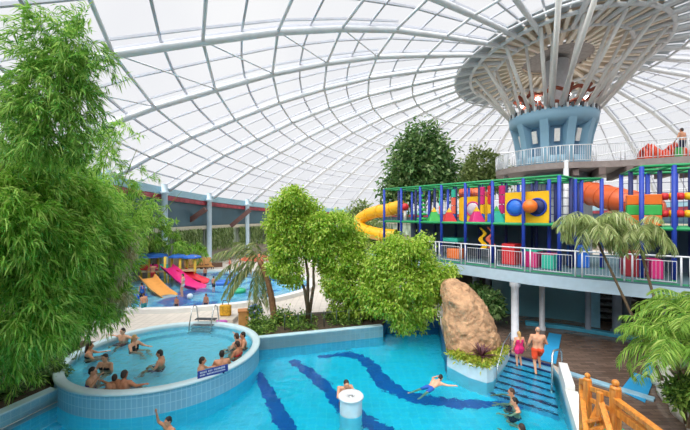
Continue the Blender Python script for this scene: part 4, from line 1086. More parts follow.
def soft_pyramid(label, f, px, d, z, w, h, m, tipm):
    loc = spot(f, s_at(f, px, d), d, z); t = thing('soft_pyramid', label, 'play cushion', loc, pg)
    B = MB(); x, y, zz = loc
    B.add([(x-w,y-w,zz),(x+w,y-w,zz),(x+w,y+w,zz),(x-w,y+w,zz),(x-w*.35,y-w*.35,zz+h*.68),(x+w*.35,y-w*.35,zz+h*.68),(x+w*.35,y+w*.35,zz+h*.68),(x-w*.35,y+w*.35,zz+h*.68)], [(3,2,1,0),(0,1,5,4),(1,2,6,5),(2,3,7,6),(3,0,4,7),(4,5,6,7)])
    B.build('base', m, t, bevel=.03)
    k = w*.35; MB().add([(x-k,y-k,zz+h*.68),(x+k,y-k,zz+h*.68),(x+k,y+k,zz+h*.68),(x-k,y+k,zz+h*.68),(x,y,zz+h)], [(3,2,1,0),(0,1,4),(1,2,4),(2,3,4),(3,0,4)]).build('tip', tipm, t)
soft_pyramid('green soft pyramid with yellow tip, first on the upper deck', FA, 434, .8, 5.56, .42, .95, grn_p, yel_p)
soft_pyramid('red soft pyramid with yellow tip beside the striped columns', FA, 449, .8, 5.56, .4, .9, red_p, yel_p)
soft_pyramid('pink soft pyramid with yellow tip before the yellow ring panel', FA, 476.5, .7, 5.56, .4, .95, mag_p, yel_p)
soft_pyramid('green soft pyramid between the roller columns and the porthole panel', FA, 496.5, .6, 5.56, .36, .95, teal_p, grn_p)
def roller(label, f, px, d, cols, r=.13, z0=5.56, z1=7.6):
    loc = spot(f, s_at(f, px, d), d, z0); t = thing('roller_column', label, 'play column', loc, pg); n = len(cols)
    MB().tube([loc, (loc[0], loc[1], z1+.15)], .04, 6).build('pole', navy_p, t)
    for i, m in enumerate(cols):
        a = z0+.02+(z1-z0)*i/n; e = z0+(z1-z0)*(i+1)/n-.02
        MB().lathe([(.04,a),(r,a),(r,e),(.04,e)], (loc[0],loc[1],0), 16).build('sleeve', m, t)
roller('left teal and salmon striped roller column of the pair', FA, 441, 1.3, [teal_p, sal_p, teal_p, grn_p])
roller('right teal and salmon striped roller column of the pair', FA, 453.5, 1.3, [cya_p, sal_p, sal_p, teal_p])
roller('pink and blue roller column left of the green pyramid', FA, 482.5, .9, [cya_p, yel_p, mag_p, mag_p])
roller('red and yellow roller column right of the yellow ring panel', FA, 490, .5, [cya_p, yel_p, red_p, red_p])
roller('magenta roller column beside the porthole panel', FA, 502, .9, [teal_p, mag_p, mag_p, mag_p], .16)
# green stacked discs
loc = spot(FA, s_at(FA, 422, .9), .9, 5.56); t = thing('disc_tree', 'green stacked-disc climbing tree at the left of the upper deck', 'play column', loc)
MB().tube([loc, (loc[0],loc[1],7.5)], .05, 8).build('pole', blue_p, t)
for i in range(6):
    r = .34-.035*i; z = 5.66+.3*i; MB().lathe([(.02,z),(r,z+.02),(r,z+.14),(.02,z+.2)], (loc[0],loc[1],0), 14).build('disc', grn_p, t, True)
loc = spot(FA, s_at(FA, 405, .9), .9, 5.56); t = thing('punch_bag', 'red and white hanging ball near the left end of the frame', 'play ball', loc)
MB().ball((loc[0],loc[1],6.55), .27, 14).build('ball', red_p, t, True); MB().tube([(loc[0],loc[1],5.56),(loc[0],loc[1],6.3)], .1, 10).build('stem', mat('play_white', (232,226,220), .5), t, True); MB().tube([(loc[0],loc[1],6.8),(loc[0],loc[1],7.8)], .015, 5).build('rope', navy_p, t)
def ring_panel(label, f, px0, px1, d, z0, z1, m, rings, hole=.36):
    s0, s1 = s_at(f, px0, d), s_at(f, px1, d); loc = spot(f, (s0+s1)/2, d, z0); t = thing('porthole_panel', label, 'play panel', loc, pg)
    u, n = f[2], f[3]; W = s1-s0; o = f[1]+u*s0+n*d; nr = len(rings); cw = W/max(1, nr)
    q = lambda s, z, k=0: tuple(o+u*s+n*k+Vector((0,0,z)))
    b = MB()
    for i in range(nr):                           # one cell with a round opening for each porthole
        cx = cw*(i+.5); cz = (z0+z1)/2; N = 32; hx, hz = cw/2, (z1-z0)/2; v = []
        for k in range(N):
            a = 2*PI*k/N; ca, sa = math.cos(a), math.sin(a); g = min(hx/max(1e-6,abs(ca)), hz/max(1e-6,abs(sa)))
            for dd in (0, .06): v += [q(cx+hole*ca, cz+hole*sa, dd), q(cx+g*ca, cz+g*sa, dd)]
        fs = []
        for k in range(N):
            l = (k+1) % N
            fs += [(4*k,4*l,4*l+1,4*k+1),(4*k+2,4*k+3,4*l+3,4*l+2),(4*k,4*k+2,4*l+2,4*l),(4*k+1,4*l+1,4*l+3,4*k+3)]
        b.add(v, fs)
    b.build('panel', m, t)
    for i, (rm, bm) in enumerate(rings):
        c = Vector(q(cw*(i+.5), (z0+z1)/2, -.02)); R = Matrix((u, n, Vector((0,0,1)))).transposed()
        pts = [c+u*(math.cos(a)*hole)+Vector((0,0,math.sin(a)*hole)) for a in [2*PI*k/28 for k in range(28)]]
        MB().tube(pts, .05, 6, closed=True).build('ring', rm, t, True)
        MB().ball(c+n*.04, (hole*.96,.2,hole*.96), 20, R).build('bubble_window', bm, t, True)
ring_panel('yellow panel with pink ring porthole behind the pink pyramid', FA, 459, 488, 1.5, 5.6, 7.1, yel_p, [(mag_p, mat('bubble_pale', (206,196,206), .15))], .42)
ring_panel('long yellow panel with two round blue portholes', FA, 505, 549, .25, 5.62, 7.15, yel_p, [(blue_p, cya_p),(blue_p, navy_p)], .4)
loc = spot(FA, s_at(FA, 531, -.0), -.12, 6.15); t = thing('play_ball', 'orange ball between the blue portholes on the yellow panel', 'ball', loc)
MB().ball((loc[0],loc[1],6.42), .33, 16).build('ball', ora_p, t, True); MB().tube([(loc[0],loc[1],6.3), tuple(Vector(spot(FA, s_at(FA,531,0), .3, 6.3)))], .05, 8).build('peg', ora_p, t)
def box_thing(name, label, cat, c, size, rz, m, trim=None, part='body', stripes=None):
    t = thing(name, label, cat, (c[0],c[1],c[2]-size[2]/2))
    if stripes:
        k = len(stripes)
        for i, q in enumerate(stripes):
            h = size[2]/k; MB().box((c[0],c[1],c[2]-size[2]/2+h*(i+.5)), (size[0],size[1],h-.01), rz).build('stripe_pad', q, t, bevel=.03)
    else: MB().box(c, size, rz).build(part, m, t, bevel=.04)
    if trim: MB().box((c[0],c[1],c[2]+size[2]/2+.03), (size[0]*1.02,size[1]*1.02,.06), rz).build('top_pad', trim, t, bevel=.02)
    return t
def fbox(f, name, label, cat, px0, px1, d, z0, z1, dep, m, trim=None, stripes=None):
    s0, s1 = s_at(f, px0, d), s_at(f, px1, d); c = spot(f, (s0+s1)/2, d, (z0+z1)/2)
    return box_thing(name, label, cat, c, (s1-s0, dep, z1-z0), rz_of(f), m, trim, stripes=stripes)
box_thing('striped_panel', 'orange and green striped pad, the left one of two', 'play panel', P(633.5,210,14.9), (.5,.25,1.3), rz_of(FC), None, stripes=[ora_p, grn_p, ora_p])
box_thing('striped_panel', 'orange and green striped pad, the right one of two', 'play panel', P(651.5,210,14.2), (.62,.25,1.3), rz_of(FC), None, stripes=[ora_p, grn_p, ora_p])
for i, z in enumerate((6.05, 6.75)):
    p0, p1 = Vector(spot(FC, s_at(FC, 661, .6), .6, z)), Vector(spot(FC, s_at(FC, 692, .6), .6, z)); t = thing('squeeze_roller', ('lower' if i == 0 else 'upper')+' horizontal red and yellow squeeze roller at the right edge', 'play roller', tuple(p0))
    k = 4
    for j in range(k):
        a, e = p0.lerp(p1, j/k), p0.lerp(p1, (j+1)/k); MB().tube([a, a.lerp(e,.15), a.lerp(e,.85), e], [.04,.15,.15,.04], 14).build('sleeve', (red_p, yel_p)[j % 2], t, True)
    MB().tube([p0-FC[2]*.3, p1+FC[2]*.2], .04, 6).build('axle', blue_p, t)
def slide_tube(name, label, cat, pts, r, m, seam=None, half=False):
    t = thing(name, label, cat, tuple(pts[0])); p = [Vector(q) for q in pts]; fine = []
    for i in range(len(p)-1):
        p0, p1, p2, p3 = p[max(0,i-1)], p[i], p[i+1], p[min(len(p)-1,i+2)]
        for k in range(8):
            u = k/8; fine.append(.5*((2*p1)+(p2-p0)*u+(2*p0-5*p1+4*p2-p3)*u*u+(3*p1-p0-3*p2+p3)*u**3))
    fine.append(p[-1])
    o = MB().tube(fine, r, 18, cap=False).build('tube', m, t, True)
    s = o.modifiers.new('wall', 'SOLIDIFY'); s.thickness = .04
    for i in range(0, len(fine), 6):
        d = (fine[min(i+1,len(fine)-1)]-fine[max(i-1,0)]).normalized(); x = d.orthogonal().normalized(); y = d.cross(x)
        MB().tube([fine[i]+(x*math.cos(a)+y*math.sin(a))*(r+.02) for a in [k*PI/10 for k in range(20)]], .035, 5, closed=True).build('flange', seam or m, t, True)
    return t
slide_tube('tube_slide', 'big orange tube slide behind the middle bay of the climbing frame', 'slide', [P(583,192,23),P(597,195,22),P(613,199,20.8),P(630,203,20.2),P(652,208,21)], .72, mat('slide_orange', (214,100,54), .35, .06))
slide_tube('tube_slide', 'smaller orange tube crossing high behind the yellow ring panel', 'slide', [P(462,194,24),P(470,193,23.6),P(478,194,23.2),P(486,198,23.4)], .38, mat('slide_orange', (226,112,62)))
yt = mat('slide_yellow', (236,176,32), .35, .06)
slide_tube('tube_slide', 'yellow tube slide curling out of the left end of the climbing frame', 'slide', [P(402,206,26.2),P(388,210,27),P(372,213,28.5),P(360,220,29.5),P(362,229,29),P(378,234,27.5),P(396,236,26.5)], .5, yt)
# lower storey of the frame
fbox(FA, 'play_block', 'teal padded platform block on the lower storey behind the railing', 'play cushion', 446, 463, 1.0, 4.4, 4.62, 1.2, teal_p)
fbox(FA, 'play_block', 'red block on the lower storey left of the tall padded post', 'play cushion', 505, 518, .8, ZM, 4.5, .8, red_p)
fbox(FA, 'play_block', 'magenta block on the lower storey under the first porthole', 'play cushion', 524, 540, .7, ZM, 4.2, .8, mag_p, teal_p)
fbox(FA, 'play_block', 'orange block on the lower storey under the red pyramid', 'play cushion', 450, 462, .7, ZM, 4.0, .7, ora_p)
fbox(FA, 'play_block', 'teal block on the lower storey by the corner post', 'play cushion', 544, 556, .7, ZM, 4.1, .7, teal_p, mag_p)
fbox(FA, 'play_block', 'yellow block on the lower storey under the disc tree', 'play cushion', 414, 424, .8, ZM, 4.3, .7, yel_p)
fbox(FB, 'play_block', 'blue block on the lower storey of the recessed bay', 'play cushion', 570, 586, .5, ZM, 4.5, .7, cya_p)
fbox(FC, 'play_block', 'dark red block on the lower storey under the striped pads', 'play cushion', 622, 642, .8, ZM, 4.5, .8, mat('play_dark_red', (150,40,50), .5))
fbox(FC, 'play_block', 'magenta block on the lower storey right of the slim palms', 'play cushion', 648, 660, .6, ZM, 4.2, .8, mag_p)
def panel_figure(label, f, px, d, z, m):          # wavy cut-out panel
    c = spot(f, s_at(f, px, d), d, z); t = thing('wavy_panel', label, 'play panel', c); u, n = f[2], f[3]; o = Vector(c)
    v = []; 
    for k in range(13):
        h = 1.15*k/12; w = .16*(1-.6*k/12); sx = .14*math.sin(k*.9)
        for s in (-1, 1):
            for dd in (0, .05): v.append(tuple(o+u*(sx+s*w)+n*dd+Vector((0,0,h))))
    fs = []
    for k in range(12):
        a, b_ = 4*k, 4*k+4; fs += [(a,a+2,b_+2,b_),(a+1,b_+1,b_+3,a+3),(a,b_,b_+1,a+1),(a+2,a+3,b_+3,b_+2)]
    fs += [(0,1,3,2),(48,50,51,49)]
    MB().add(v, fs).build('panel', m, t)
panel_figure('yellow flame-shaped panel on the lower storey', FA, 482.5, .5, 4.15, yel_p)
panel_figure('orange flame-shaped panel on the lower storey beside the yellow one', FA, 490, .5, 4.2, sal_p)
# yellow open slide by the right edge
t = thing('open_slide', 'yellow open slide chute on the mezzanine at the right edge', 'slide', spot(FC, 3.9, -.3, ZM))
c0, c1 = Vector(spot(FC, 3.6, 1.2, 5.3)), Vector(spot(FC, 3.2, -.75, 3.55)); b = MB(); v = []
for i in range(9):
    u = i/8; p = c0.lerp(c1, u); p.z = c0.z+(c1.z-c0.z)*(1-(1-u)**1.3); w = FC[2]
    for s, h in ((-.38,.28),(-.36,.0),(.36,0),(.38,.28)): v.append(tuple(p+w*s+Vector((0,0,h))))
o = b.add(v, [(4*i+k,4*i+k+1,4*i+k+5,4*i+k+4) for i in range(8) for k in range(3)]).build('chute', yel_p, t, True); s = o.modifiers.new('wall','SOLIDIFY'); s.thickness = .05
MB().box(spot(FC, 3.6, 1.6, 5.2), (.9,.8,.12), rz_of(FC)).build('landing', green_p, t)
for k in range(3): MB().tube([spot(FC, 2.6+.6*k, 1.9, 5.35), spot(FC, 2.65+.6*k, .5, 5.62), spot(FC, 2.7+.6*k, .0, 5.5)], .1, 8).build('rail', mat('play_lime', (168,190,40), .45), t, True)

# orange slide entrance and a green bin on the high platform
c = P(661,150,22.9); t = thing('slide_entrance', 'orange ribbed slide entrance on the high platform beside the man', 'slide', (c.x,c.y,9.68))
om = mat('entrance_orange', (236,84,48), .4, .1)
for k in range(10):
    p = Vector((c.x-1.05+.22*k, c.y+.16-.08*k, 9.68)); h = .75+.25*math.sin(k*1.1)
    MB().tube([p+Vector((0,-.3,0)), p+Vector((.02,-.22,h*.7)), p+Vector((.05,0,h)), p+Vector((.02,.25,h*.7)), p+Vector((0,.35,0))], .12, 8).build('hoop', om, t, True)
MB().prism([(c.x-1.3,c.y-.2),(c.x+1.1,c.y-.9),(c.x+1.3,c.y+.2),(c.x-1.0,c.y+.9)], 9.69, 9.86).build('trough', om, t, bevel=.04)
c = P(679.5,150,22); box_thing('bin', 'small green box behind the platform railing by the man', 'bin', (c.x-.15,c.y-.1,9.68+.3), (.3,.3,.6), .3, grn_p, navy_p)

# ================================================================== by the pool
# blue notice on the rim of the round pool
a, e = P(196.5,374,11.3), P(228.5,366.5,11.9)
ctr = Vector((-4.75,11.45,0)); d = Vector((.83,.56,0)).normalized(); n = Vector((.56,-.83,0)).normalized()
p0 = G(197.5,376,.84); p1 = G(228,368,.84); d = (p1-p0).normalized(); n = Vector((d.y,-d.x,0)); mid = (p0+p1)/2
t = thing('notice_board', 'blue notice with white lettering on the near rim of the round pool', 'sign', tuple(mid))
Lb = (p1-p0).length
Rb = Matrix((d, n, Vector((0,0,1)))).transposed()
sb = mat('sign_blue', (38,62,150), .4, .05); sw = mat('sign_white', (236,238,242), .5, .02)
MB().box(mid+Vector((0,0,.02)), (Lb,.03,.24), math.atan2(d.y,d.x)).build('board', sb, t, bevel=.008)
for s in (-.35, .35): MB().box(mid+d*(Lb*s)-Vector((0,0,.11))-n*.03, (.05,.09,.06), math.atan2(d.y,d.x)).build('bracket', navy_p, t)
lm = MB(); r_ = random.Random(4)
for row, (z, h) in enumerate(((.075,.055),(-.01,.045))):   # lettering too small to read in the photograph: rows of short strokes
    x = -Lb/2+.08
    while x < Lb/2-.1:
        w = r_.uniform(.022,.04); 
        for k in range(2): lm.box(mid+d*(x+k*w*.6)+n*.018+Vector((0,0,z)), (.010,.004,h), math.atan2(d.y,d.x))
        if r_.random() < .6: lm.box(mid+d*(x+w*.3)+n*.018+Vector((0,0,z+r_.choice((-.4,0,.42))*h)), (w*.6,.004,.009), math.atan2(d.y,d.x))
        x += w+.014+(.04 if r_.random() < .18 else 0)
lm.build('lettering', sw, t)
# stool in the pool
t = thing('pool_stool', 'round white tiled stool with a dark hole standing in the pool', 'stool', (.18,10.5,-1.1))
MB().lathe([(.34,-1.1),(.34,.46)], (.18,10.5,0), 36).build('column', mat('stool_tile', (206,226,234), .4, .05), t, True)
MB().lathe([(.11,.44),(.12,.50),(.14,.53),(.36,.53),(.385,.50),(.385,.46),(.34,.44)], (.18,10.5,0), 36).build('top', white_paint, t, True)
MB().lathe([(.01,.43),(.115,.43),(.115,.47)], (.18,10.5,0), 24).build('hole', mat('hole_dark', (70,58,52), .6), t, True)
MB().lathe([(.06,.43),(.065,.50),(.01,.51)], (.18,10.5,0), 16).build('nozzle', steel, t, True)
# handrail right of the steps
t = thing('handrail', 'stainless handrail hoop at the right of the pool steps', 'handrail', (7.75,12.75,-.2))
q0, q1 = P(551.5,398,12.0), P(552.5,352,12.35); q2, q3 = P(561.5,350,12.9), P(562.5,367,12.95)
MB().tube([q0,q0.lerp(q1,.6),q0.lerp(q1,.93),q1.lerp(q2,.15)+Vector((0,0,.04)),q2.lerp(q1,.12)+Vector((0,0,.04)),q2.lerp(q3,.15),q3], .035, 10).build('tube', steel, t, True)
for q in (q0, q3): MB().lathe([(.03,0),(.07,.0),(.07,.03),(.03,.04)], q, 12).build('flange', steel, t, True)
# thin handrail at the left of the steps
t = thing('handrail', 'thin steel handrail sloping down along the tiled rock planter', 'handrail', (6.4,13.8,.5))
h0, h1, h2 = Vector((6.95,14.5,1.05)), Vector((6.2,13.5,.95)), Vector((5.62,12.72,.42))
MB().tube([Vector((6.95,14.5,.15)),h0,h1,h2,Vector((5.55,12.62,-.3))], .025, 8).build('tube', steel, t, True)
# ladder into the round pool
lc = Vector((-6.8,16.88,0)); od = Vector((lc.x-RC[0], lc.y-RC[1],0)).normalized(); td = Vector((-od.y, od.x, 0))
t = thing('pool_ladder', 'stainless ladder with dark grating steps over the far rim of the round pool', 'ladder', (lc.x,lc.y,.76))
for s in (-1, 1):
    c = lc+td*(.52*s)
    MB().tube([c-od*.75+Vector((0,0,.1)), c-od*.62+Vector((0,0,.8)), c-od*.35+Vector((0,0,1.5)), c-od*.15+Vector((0,0,1.62)), c+od*.1+Vector((0,0,1.5)), c+od*.25+Vector((0,0,.9)), c+od*.4+Vector((0,0,.15))], .03, 8).build('handrail', steel, t, True)
gm = mat('grating_dark', (70,74,80), .5, .2)
for i, (o_, z) in enumerate(((.0,.92),(-.35,.72),(-.5,.48),(-.6,.26))):
    b = MB()
    for k in range(7): b.bar(lc-td*.5+od*(o_-.13+.045*k)+Vector((0,0,z)), lc+td*.5+od*(o_-.13+.045*k)+Vector((0,0,z)), .022, .03)
    for k in (-1, 0, 1): b.bar(lc+td*(.47*k)+od*(o_-.15)+Vector((0,0,z-.02)), lc+td*(.47*k)+od*(o_+.16)+Vector((0,0,z-.02)), .025, .03)
    b.build('step', gm if i == 0 else steel, t)
# bag, swim ring, crate by the far rim
c = G(225.5,315.5,.42); t = thing('beach_bag', 'yellow patterned beach bag on the pale ledge behind the round pool', 'bag', (c.x,c.y,.42))
MB().box((c.x,c.y,.72), (.62,.3,.6), .1).build('body', mat('bag_yellow', (222,168,48), .7, .35, 9), t, bevel=.08)
MB().tube([(c.x-.18,c.y,1.0),(c.x-.12,c.y,1.25),(c.x+.12,c.y,1.25),(c.x+.18,c.y,1.0)], .022, 6).build('handle', brown, t, True)
t = thing('swim_ring', 'pink and purple swim ring lying under the yellow beach bag', 'swim ring', (c.x+.05,c.y-.35,.42))
MB().tube([(c.x+.05+.34*math.cos(k*PI/12), c.y-.42+.3*math.sin(k*PI/12), .3) for k in range(24)], .1, 10, closed=True).build('ring', mat('ring_pink', (206,104,196), .4, .2, 3), t, True)
MB().box((c.x,c.y-.1,.28), (1.3,1.2,.24), 0).build('trim_block', pale_floor, None, False, 'structure')
c = G(243.5,326,.3); t = thing('planter_box', 'orange wooden planter box between the ledge and the palm shrubs', 'planter', (c.x,c.y,.3))
MB().box((c.x,c.y,.62), (.5,.5,.9), .3).build('box', mat('planter_orange', (206,148,84), .6, .15), t, bevel=.02)
MB().box((c.x,c.y,1.1), (.56,.56,.07), .3).build('rim', mat('planter_rim', (180,120,66), .6, .15), t)
c = G(255,322,.5); t = thing('flower_pot', 'blue flowering pot beside the orange planter box', 'plant', (c.x,c.y,.46))
MB().lathe([(.01,.46),(.16,.46),(.22,.86),(.19,.86),(.17,.8),(.01,.8)], (c.x,c.y,0), 18).build('pot', mat('pot_blue', (70,120,180), .4), t, True)
p, d_ = blob_points([((c.x,c.y,1.05),(.34,.3,.26))], 700, .3); leaves('leaves', local(leaf_quads(p, d_, .14, .06), t), shrub_l, t)
p, d_ = blob_points([((c.x,c.y,1.12),(.34,.3,.24))], 120, .9); leaves('blossoms', local(leaf_quads(p, d_+RNG.normal(size=p.shape), .1, .09), t), leaf_mat('blue_flower', (90,120,200),(120,150,220),(170,190,235),.2), t)

# blue mats on the wet floor
mm = mat('mat_blue', (48,160,216), .55, .06, 3)
def floor_mat(label, pix, z=.162):
    q = [G(x, y, z) for x, y in pix]; t = thing('floor_mat', label, 'mat', tuple(sum(q, Vector())/4))
    MB().prism([(p.x, p.y) for p in q], z, z+.025).build('sheet', mm, t, bevel=.008)
floor_mat('long blue floor mat at the top of the pool steps', [(540,360),(556,364),(561.5,335),(549,333)])
floor_mat('blue floor mat in front of the palm on the wet brown floor', [(620,391),(645,403),(654,380),(634,373)])
floor_mat('far end of a blue mat leading under the bright palm', [(642,374),(664,380),(672,356),(652,352)])
# white rock bed on the right and its stones
wr = mat('rock_white', (206,204,196), .85, .15, 3, .6, 8)
edge = [(660,386),(664,372),(674,362),(690,358)]
q = [G(x, y+8, .16) for x, y in ((655,388),(661,374),(673,364),(692,358))]
def rock(label, px, py, Y, rx, ry, dep, seed, m=wr):
    c = P(px, py, Y); k = Y/F; t = thing('white_rock', label, 'rock', (c.x,c.y,c.z-ry*k))
    b = MB().ball((0,0,0), 1, 24); v = np.vstack(b.v); r = np.random.default_rng(seed)
    for _ in range(7):
        dd = r.normal(size=3); dd /= np.linalg.norm(dd); h = r.uniform(.55,.9); s = v @ dd; v = v-np.outer(np.maximum(0, s-h), dd)*.85
    v = v*np.array([rx*k, dep, ry*k])+np.array(c); b.v = [v]
    o = b.build('stone', m, t, True); s = o.modifiers.new('subdivision','SUBSURF'); s.levels = s.render_levels = 1
    dp = o.modifiers.new('displace','DISPLACE'); dp.texture = tx; dp.strength = .09
path = [G(x, y, .3) for x, y in ((676,352),(666,362),(660,374),(662,388),(672,402),(686,418),(704,440))]
t = thing('bed_wall', 'curved low white stone wall round the palm bed at the right', 'wall', (path[3].x, path[3].y, .156))
fine = []
for i in range(len(path)-1):
    p0, p1, p2, p3 = path[max(0,i-1)], path[i], path[i+1], path[min(len(path)-1,i+2)]
    for k in range(8):
        u = k/8; fine.append(.5*((2*p1)+(p2-p0)*u+(2*p0-5*p1+4*p2-p3)*u*u+(3*p1-p0-3*p2+p3)*u**3))
o = MB().tube([(p.x+.1,p.y,.36) for p in fine], [.27+.05*math.sin(i*.7)+.03*math.sin(i*1.9) for i in range(len(fine))], 14).build('stone', wr, t, True)
dp = o.modifiers.new('displace','DISPLACE'); dp.texture = tx; dp.strength = .1
rock('upper white rock behind the bright palm stem', 682, 362, 9.9, 10, 9, .3, 9)
MB().prism([(p.x+.12, p.y) for p in path]+[(12,7.6),(12,10.2)], .16, .5).build('floor_bed_palm', soil, None, False, 'structure')
# stacked loungers under the mezzanine
slm = mat('lounger_slat', (190,196,200), .4, .08); slf = mat('lounger_frame', (150,152,156), .4, .08)
def lounger(label, c, rz, group=None):
    t = thing('sun_lounger', label, 'sun lounger', c, group, rz=rz)
    for k in range(9): MB().box((-.9+.22*k,0,.3), (.15,.58,.03)).build('slat', slm, t, local=True)
    for s in (-1, 1): MB().box((0,.3*s,.27), (2.0,.05,.06)).build('frame', slf, t, local=True)
    for x in (-.75,.75):
        for s in (-1, 1): MB().box((x,.28*s,.13), (.05,.05,.26)).build('leg', slf, t, local=True)
    return t
c = P(608,318,19.5); lg = 'loungers stacked under the mezzanine'
names = ['lowest pale slatted lounger of the stack under the mezzanine','second lounger from the floor in the stack under the mezzanine','third lounger from the floor in the stack under the mezzanine','fourth lounger from the floor in the stack under the mezzanine','topmost lounger of the stack under the mezzanine']
l0 = lounger(names[0], (14.45,18.9,.155), -.35, lg)
for k in range(1, 5): copy_thing(l0, (14.45+.05*k,18.9,.155+.345*k), -.35+.03*(k % 2), names[k], lg)

# ================================================================== wooden stair guard in the lower right corner
wood = bpy.data.materials.new('varnished_pine'); wood.use_nodes = True
nt = wood.node_tree; bb = nt.nodes['Principled BSDF']; tc = nt.nodes.new('ShaderNodeTexCoord'); mp = nt.nodes.new('ShaderNodeMapping'); mp.inputs['Scale'].default_value = (9,9,1.1)
wv = nt.nodes.new('ShaderNodeTexNoise'); wv.inputs['Scale'].default_value = 2.2; wv.inputs['Detail'].default_value = 6; wv.inputs['Distortion'].default_value = .8
ra = nt.nodes.new('ShaderNodeValToRGB'); e = ra.color_ramp.elements; e[0].position = .3; e[0].color = (*lin((186,104,34)),1); e[1].position = .7; e[1].color = (*lin((236,160,70)),1)
nt.links.new(tc.outputs['Object'], mp.inputs[0]); nt.links.new(mp.outputs[0], wv.inputs['Vector']); nt.links.new(wv.outputs['Fac'], ra.inputs[0]); nt.links.new(ra.outputs[0], bb.inputs['Base Color']); bb.inputs['Roughness'].default_value = .35
t = thing('wooden_stair', 'varnished orange-brown wooden stair with ball-topped posts by the pool edge', 'stair', tuple(G(600,500,.15)))
def post(px, py, Y, w, ball=True, z0=.16):
    p = P(px, py, Y); q = MB().box((p.x,p.y,(z0+p.z)/2), (w,w,p.z-z0), .25).build('post', wood, t, bevel=.015)
    if ball:
        MB().lathe([(w*.62,0),(w*.62,.035),(w*.3,.05)], (p.x,p.y,p.z), 16).build('cap', wood, q, True)
        MB().ball((p.x,p.y,p.z+.05+w*.40), w*.46, 14).build('ball', wood, q, True)
    return p
YA, YB = 7.6, 6.9
a1 = post(587.5,380,YA,.125); a2 = post(615.5,388.5,YB,.15)
b1 = post(581.5,382,7.9,.08,False); c1 = post(600,392,7.1,.10,False)
post(646,424,6.3,.16,False)
rail = lambda s, e, w=.07, h=.10, nm='rail': MB().bar(s, e, w, h).build(nm, wood, t, bevel=.012)
rail(P(589,388,YA), P(614,396,YB)); rail(P(589,399,YA), P(614,411,YB), .07, .09)
rail(P(616,400,YB-.05), P(664,436,5.7), .13,.10,'handrail'); rail(P(616,411,YB-.02), P(650,436,6.0), .10,.14)
rail(P(581,381,7.9), P(590,384,7.55), .09, .12)
rail(P(581.5,390,7.9), P(587,440,6.9), .10, .07, 'stringer'); rail(P(601,402,7.1), P(614,445,6.4), .11, .08, 'stringer')
rail(P(588,430,7.3), P(600,404,7.3), .10, .08, 'brace')
MB().prism([tuple(G(x, y, .9).xy) for x, y in ((590,432),(616,424),(640,440),(612,460))], .82, .9).build('platform', mat('green_mat', (52,140,96), .8), t)
for k in range(4):
    s, e = P(590+2.5*k, 420+9*k, 7.2-.2*k), P(602+2.5*k, 418+9*k, 7.0-.2*k); MB().bar(s, e, .26, .05).build('tread', wood, t)

# ================================================================== wading pool toys
yp = mat('tower_yellow', (244,208,72), .45, .05); cb = mat('canopy_blue', (44,104,196), .45, .08)
t = thing('play_tower', 'toddler play tower of yellow posts under small blue canopies', 'play tower', (-17.3,30.2,.19))
K = [(141,30.6),(149,29.6),(158,30.8),(165,29.4),(172,30.6),(180,29.8),(187,30.6),(195,29.9)]
for px, Y in K:
    x = (px-CX)/F*Y; MB().tube([(x,Y,.19),(x,Y,2.45)], .11, 10).build('post', yp, t, True)
def canopy(px, Y, z, r, h): x = (px-CX)/F*Y; MB().lathe([(r*1.02,0),(r,.1),(r*.6,h*.75),(.02,h),(.02,h-.05),(r*.6,h*.75-.08),(r*.95,0)], (x,Y,z), 8).build('canopy', cb, t)
canopy(152,30.2,2.35,1.35,.38); canopy(139,29.5,1.85,.55,.3); canopy(178,30.2,2.3,.8,.32); canopy(192,30.2,2.25,.8,.3)
MB().prism([((q-CX)/F*Y_, Y_) for q, Y_ in ((141,29.4),(170,29.4),(172,31),(141,31))], 1.1, 1.22).build('deck', mat('deck_pale', (214,190,150), .6), t)
MB().prism([((q-CX)/F*Y_, Y_) for q, Y_ in ((174,29.6),(195,29.6),(195,30.8),(174,30.8))], 1.15, 1.27).build('deck', mat('deck_pale', (214,190,150)), t)
for k in range(3):
    x = (144+10*k-CX)/F*29.4; MB().box((x,29.4,1.55), (.7,.06,.5)).build('panel', (red_p, mag_p, teal_p)[k], t)
def chute(label, pts, w, m, Yv=None):
    p = [Vector(q) for q in pts]; t = thing('water_slide', label, 'slide', tuple(p[-1])); v = []
    fine = []
    for i in range(len(p)-1):
        p0, p1, p2, p3 = p[max(0,i-1)], p[i], p[i+1], p[min(len(p)-1,i+2)]
        for k in range(6):
            u = k/6; fine.append(.5*((2*p1)+(p2-p0)*u+(2*p0-5*p1+4*p2-p3)*u*u+(3*p1-p0-3*p2+p3)*u**3))
    fine.append(p[-1]); n = len(fine)
    for i, q in enumerate(fine):
        d = fine[min(i+1,n-1)]-fine[max(0,i-1)]; d.z = 0; d.normalize(); s = Vector((-d.y,d.x,0))
        for a, h in ((-1.05,.32),(-1,.30),(-.8,.03),(0,0),(.8,.03),(1,.30),(1.05,.32)): v.append(tuple(q+s*(a*w/2)+Vector((0,0,h))))
    o = MB().add(v, [(7*i+k,7*i+k+1,7*i+k+8,7*i+k+7) for i in range(n-1) for k in range(6)]).build('chute', m, t, True)
    s = o.modifiers.new('wall','SOLIDIFY'); s.thickness = .05
    for i in (2, n//2):
        q = fine[i]; MB().tube([(q.x,q.y,.19),(q.x,q.y,q.z)], .06, 8).build('support', yp, t)
chute('magenta water slide sweeping down from the toddler play tower', [P(166.5,268.5,29.4),P(173,273.5,28.9),P(181,281,28.2),P(190,287,27.4),P(201,290.5,26.9)], 1.15, mat('slide_magenta', (226,40,128), .35, .08))
chute('red water slide on the right of the toddler play tower', [P(181,272.5,29.8),P(188,276,29.5),P(196,280.5,29.2),P(205,284,28.8)], 1.0, mat('slide_red', (214,36,64), .35, .08))
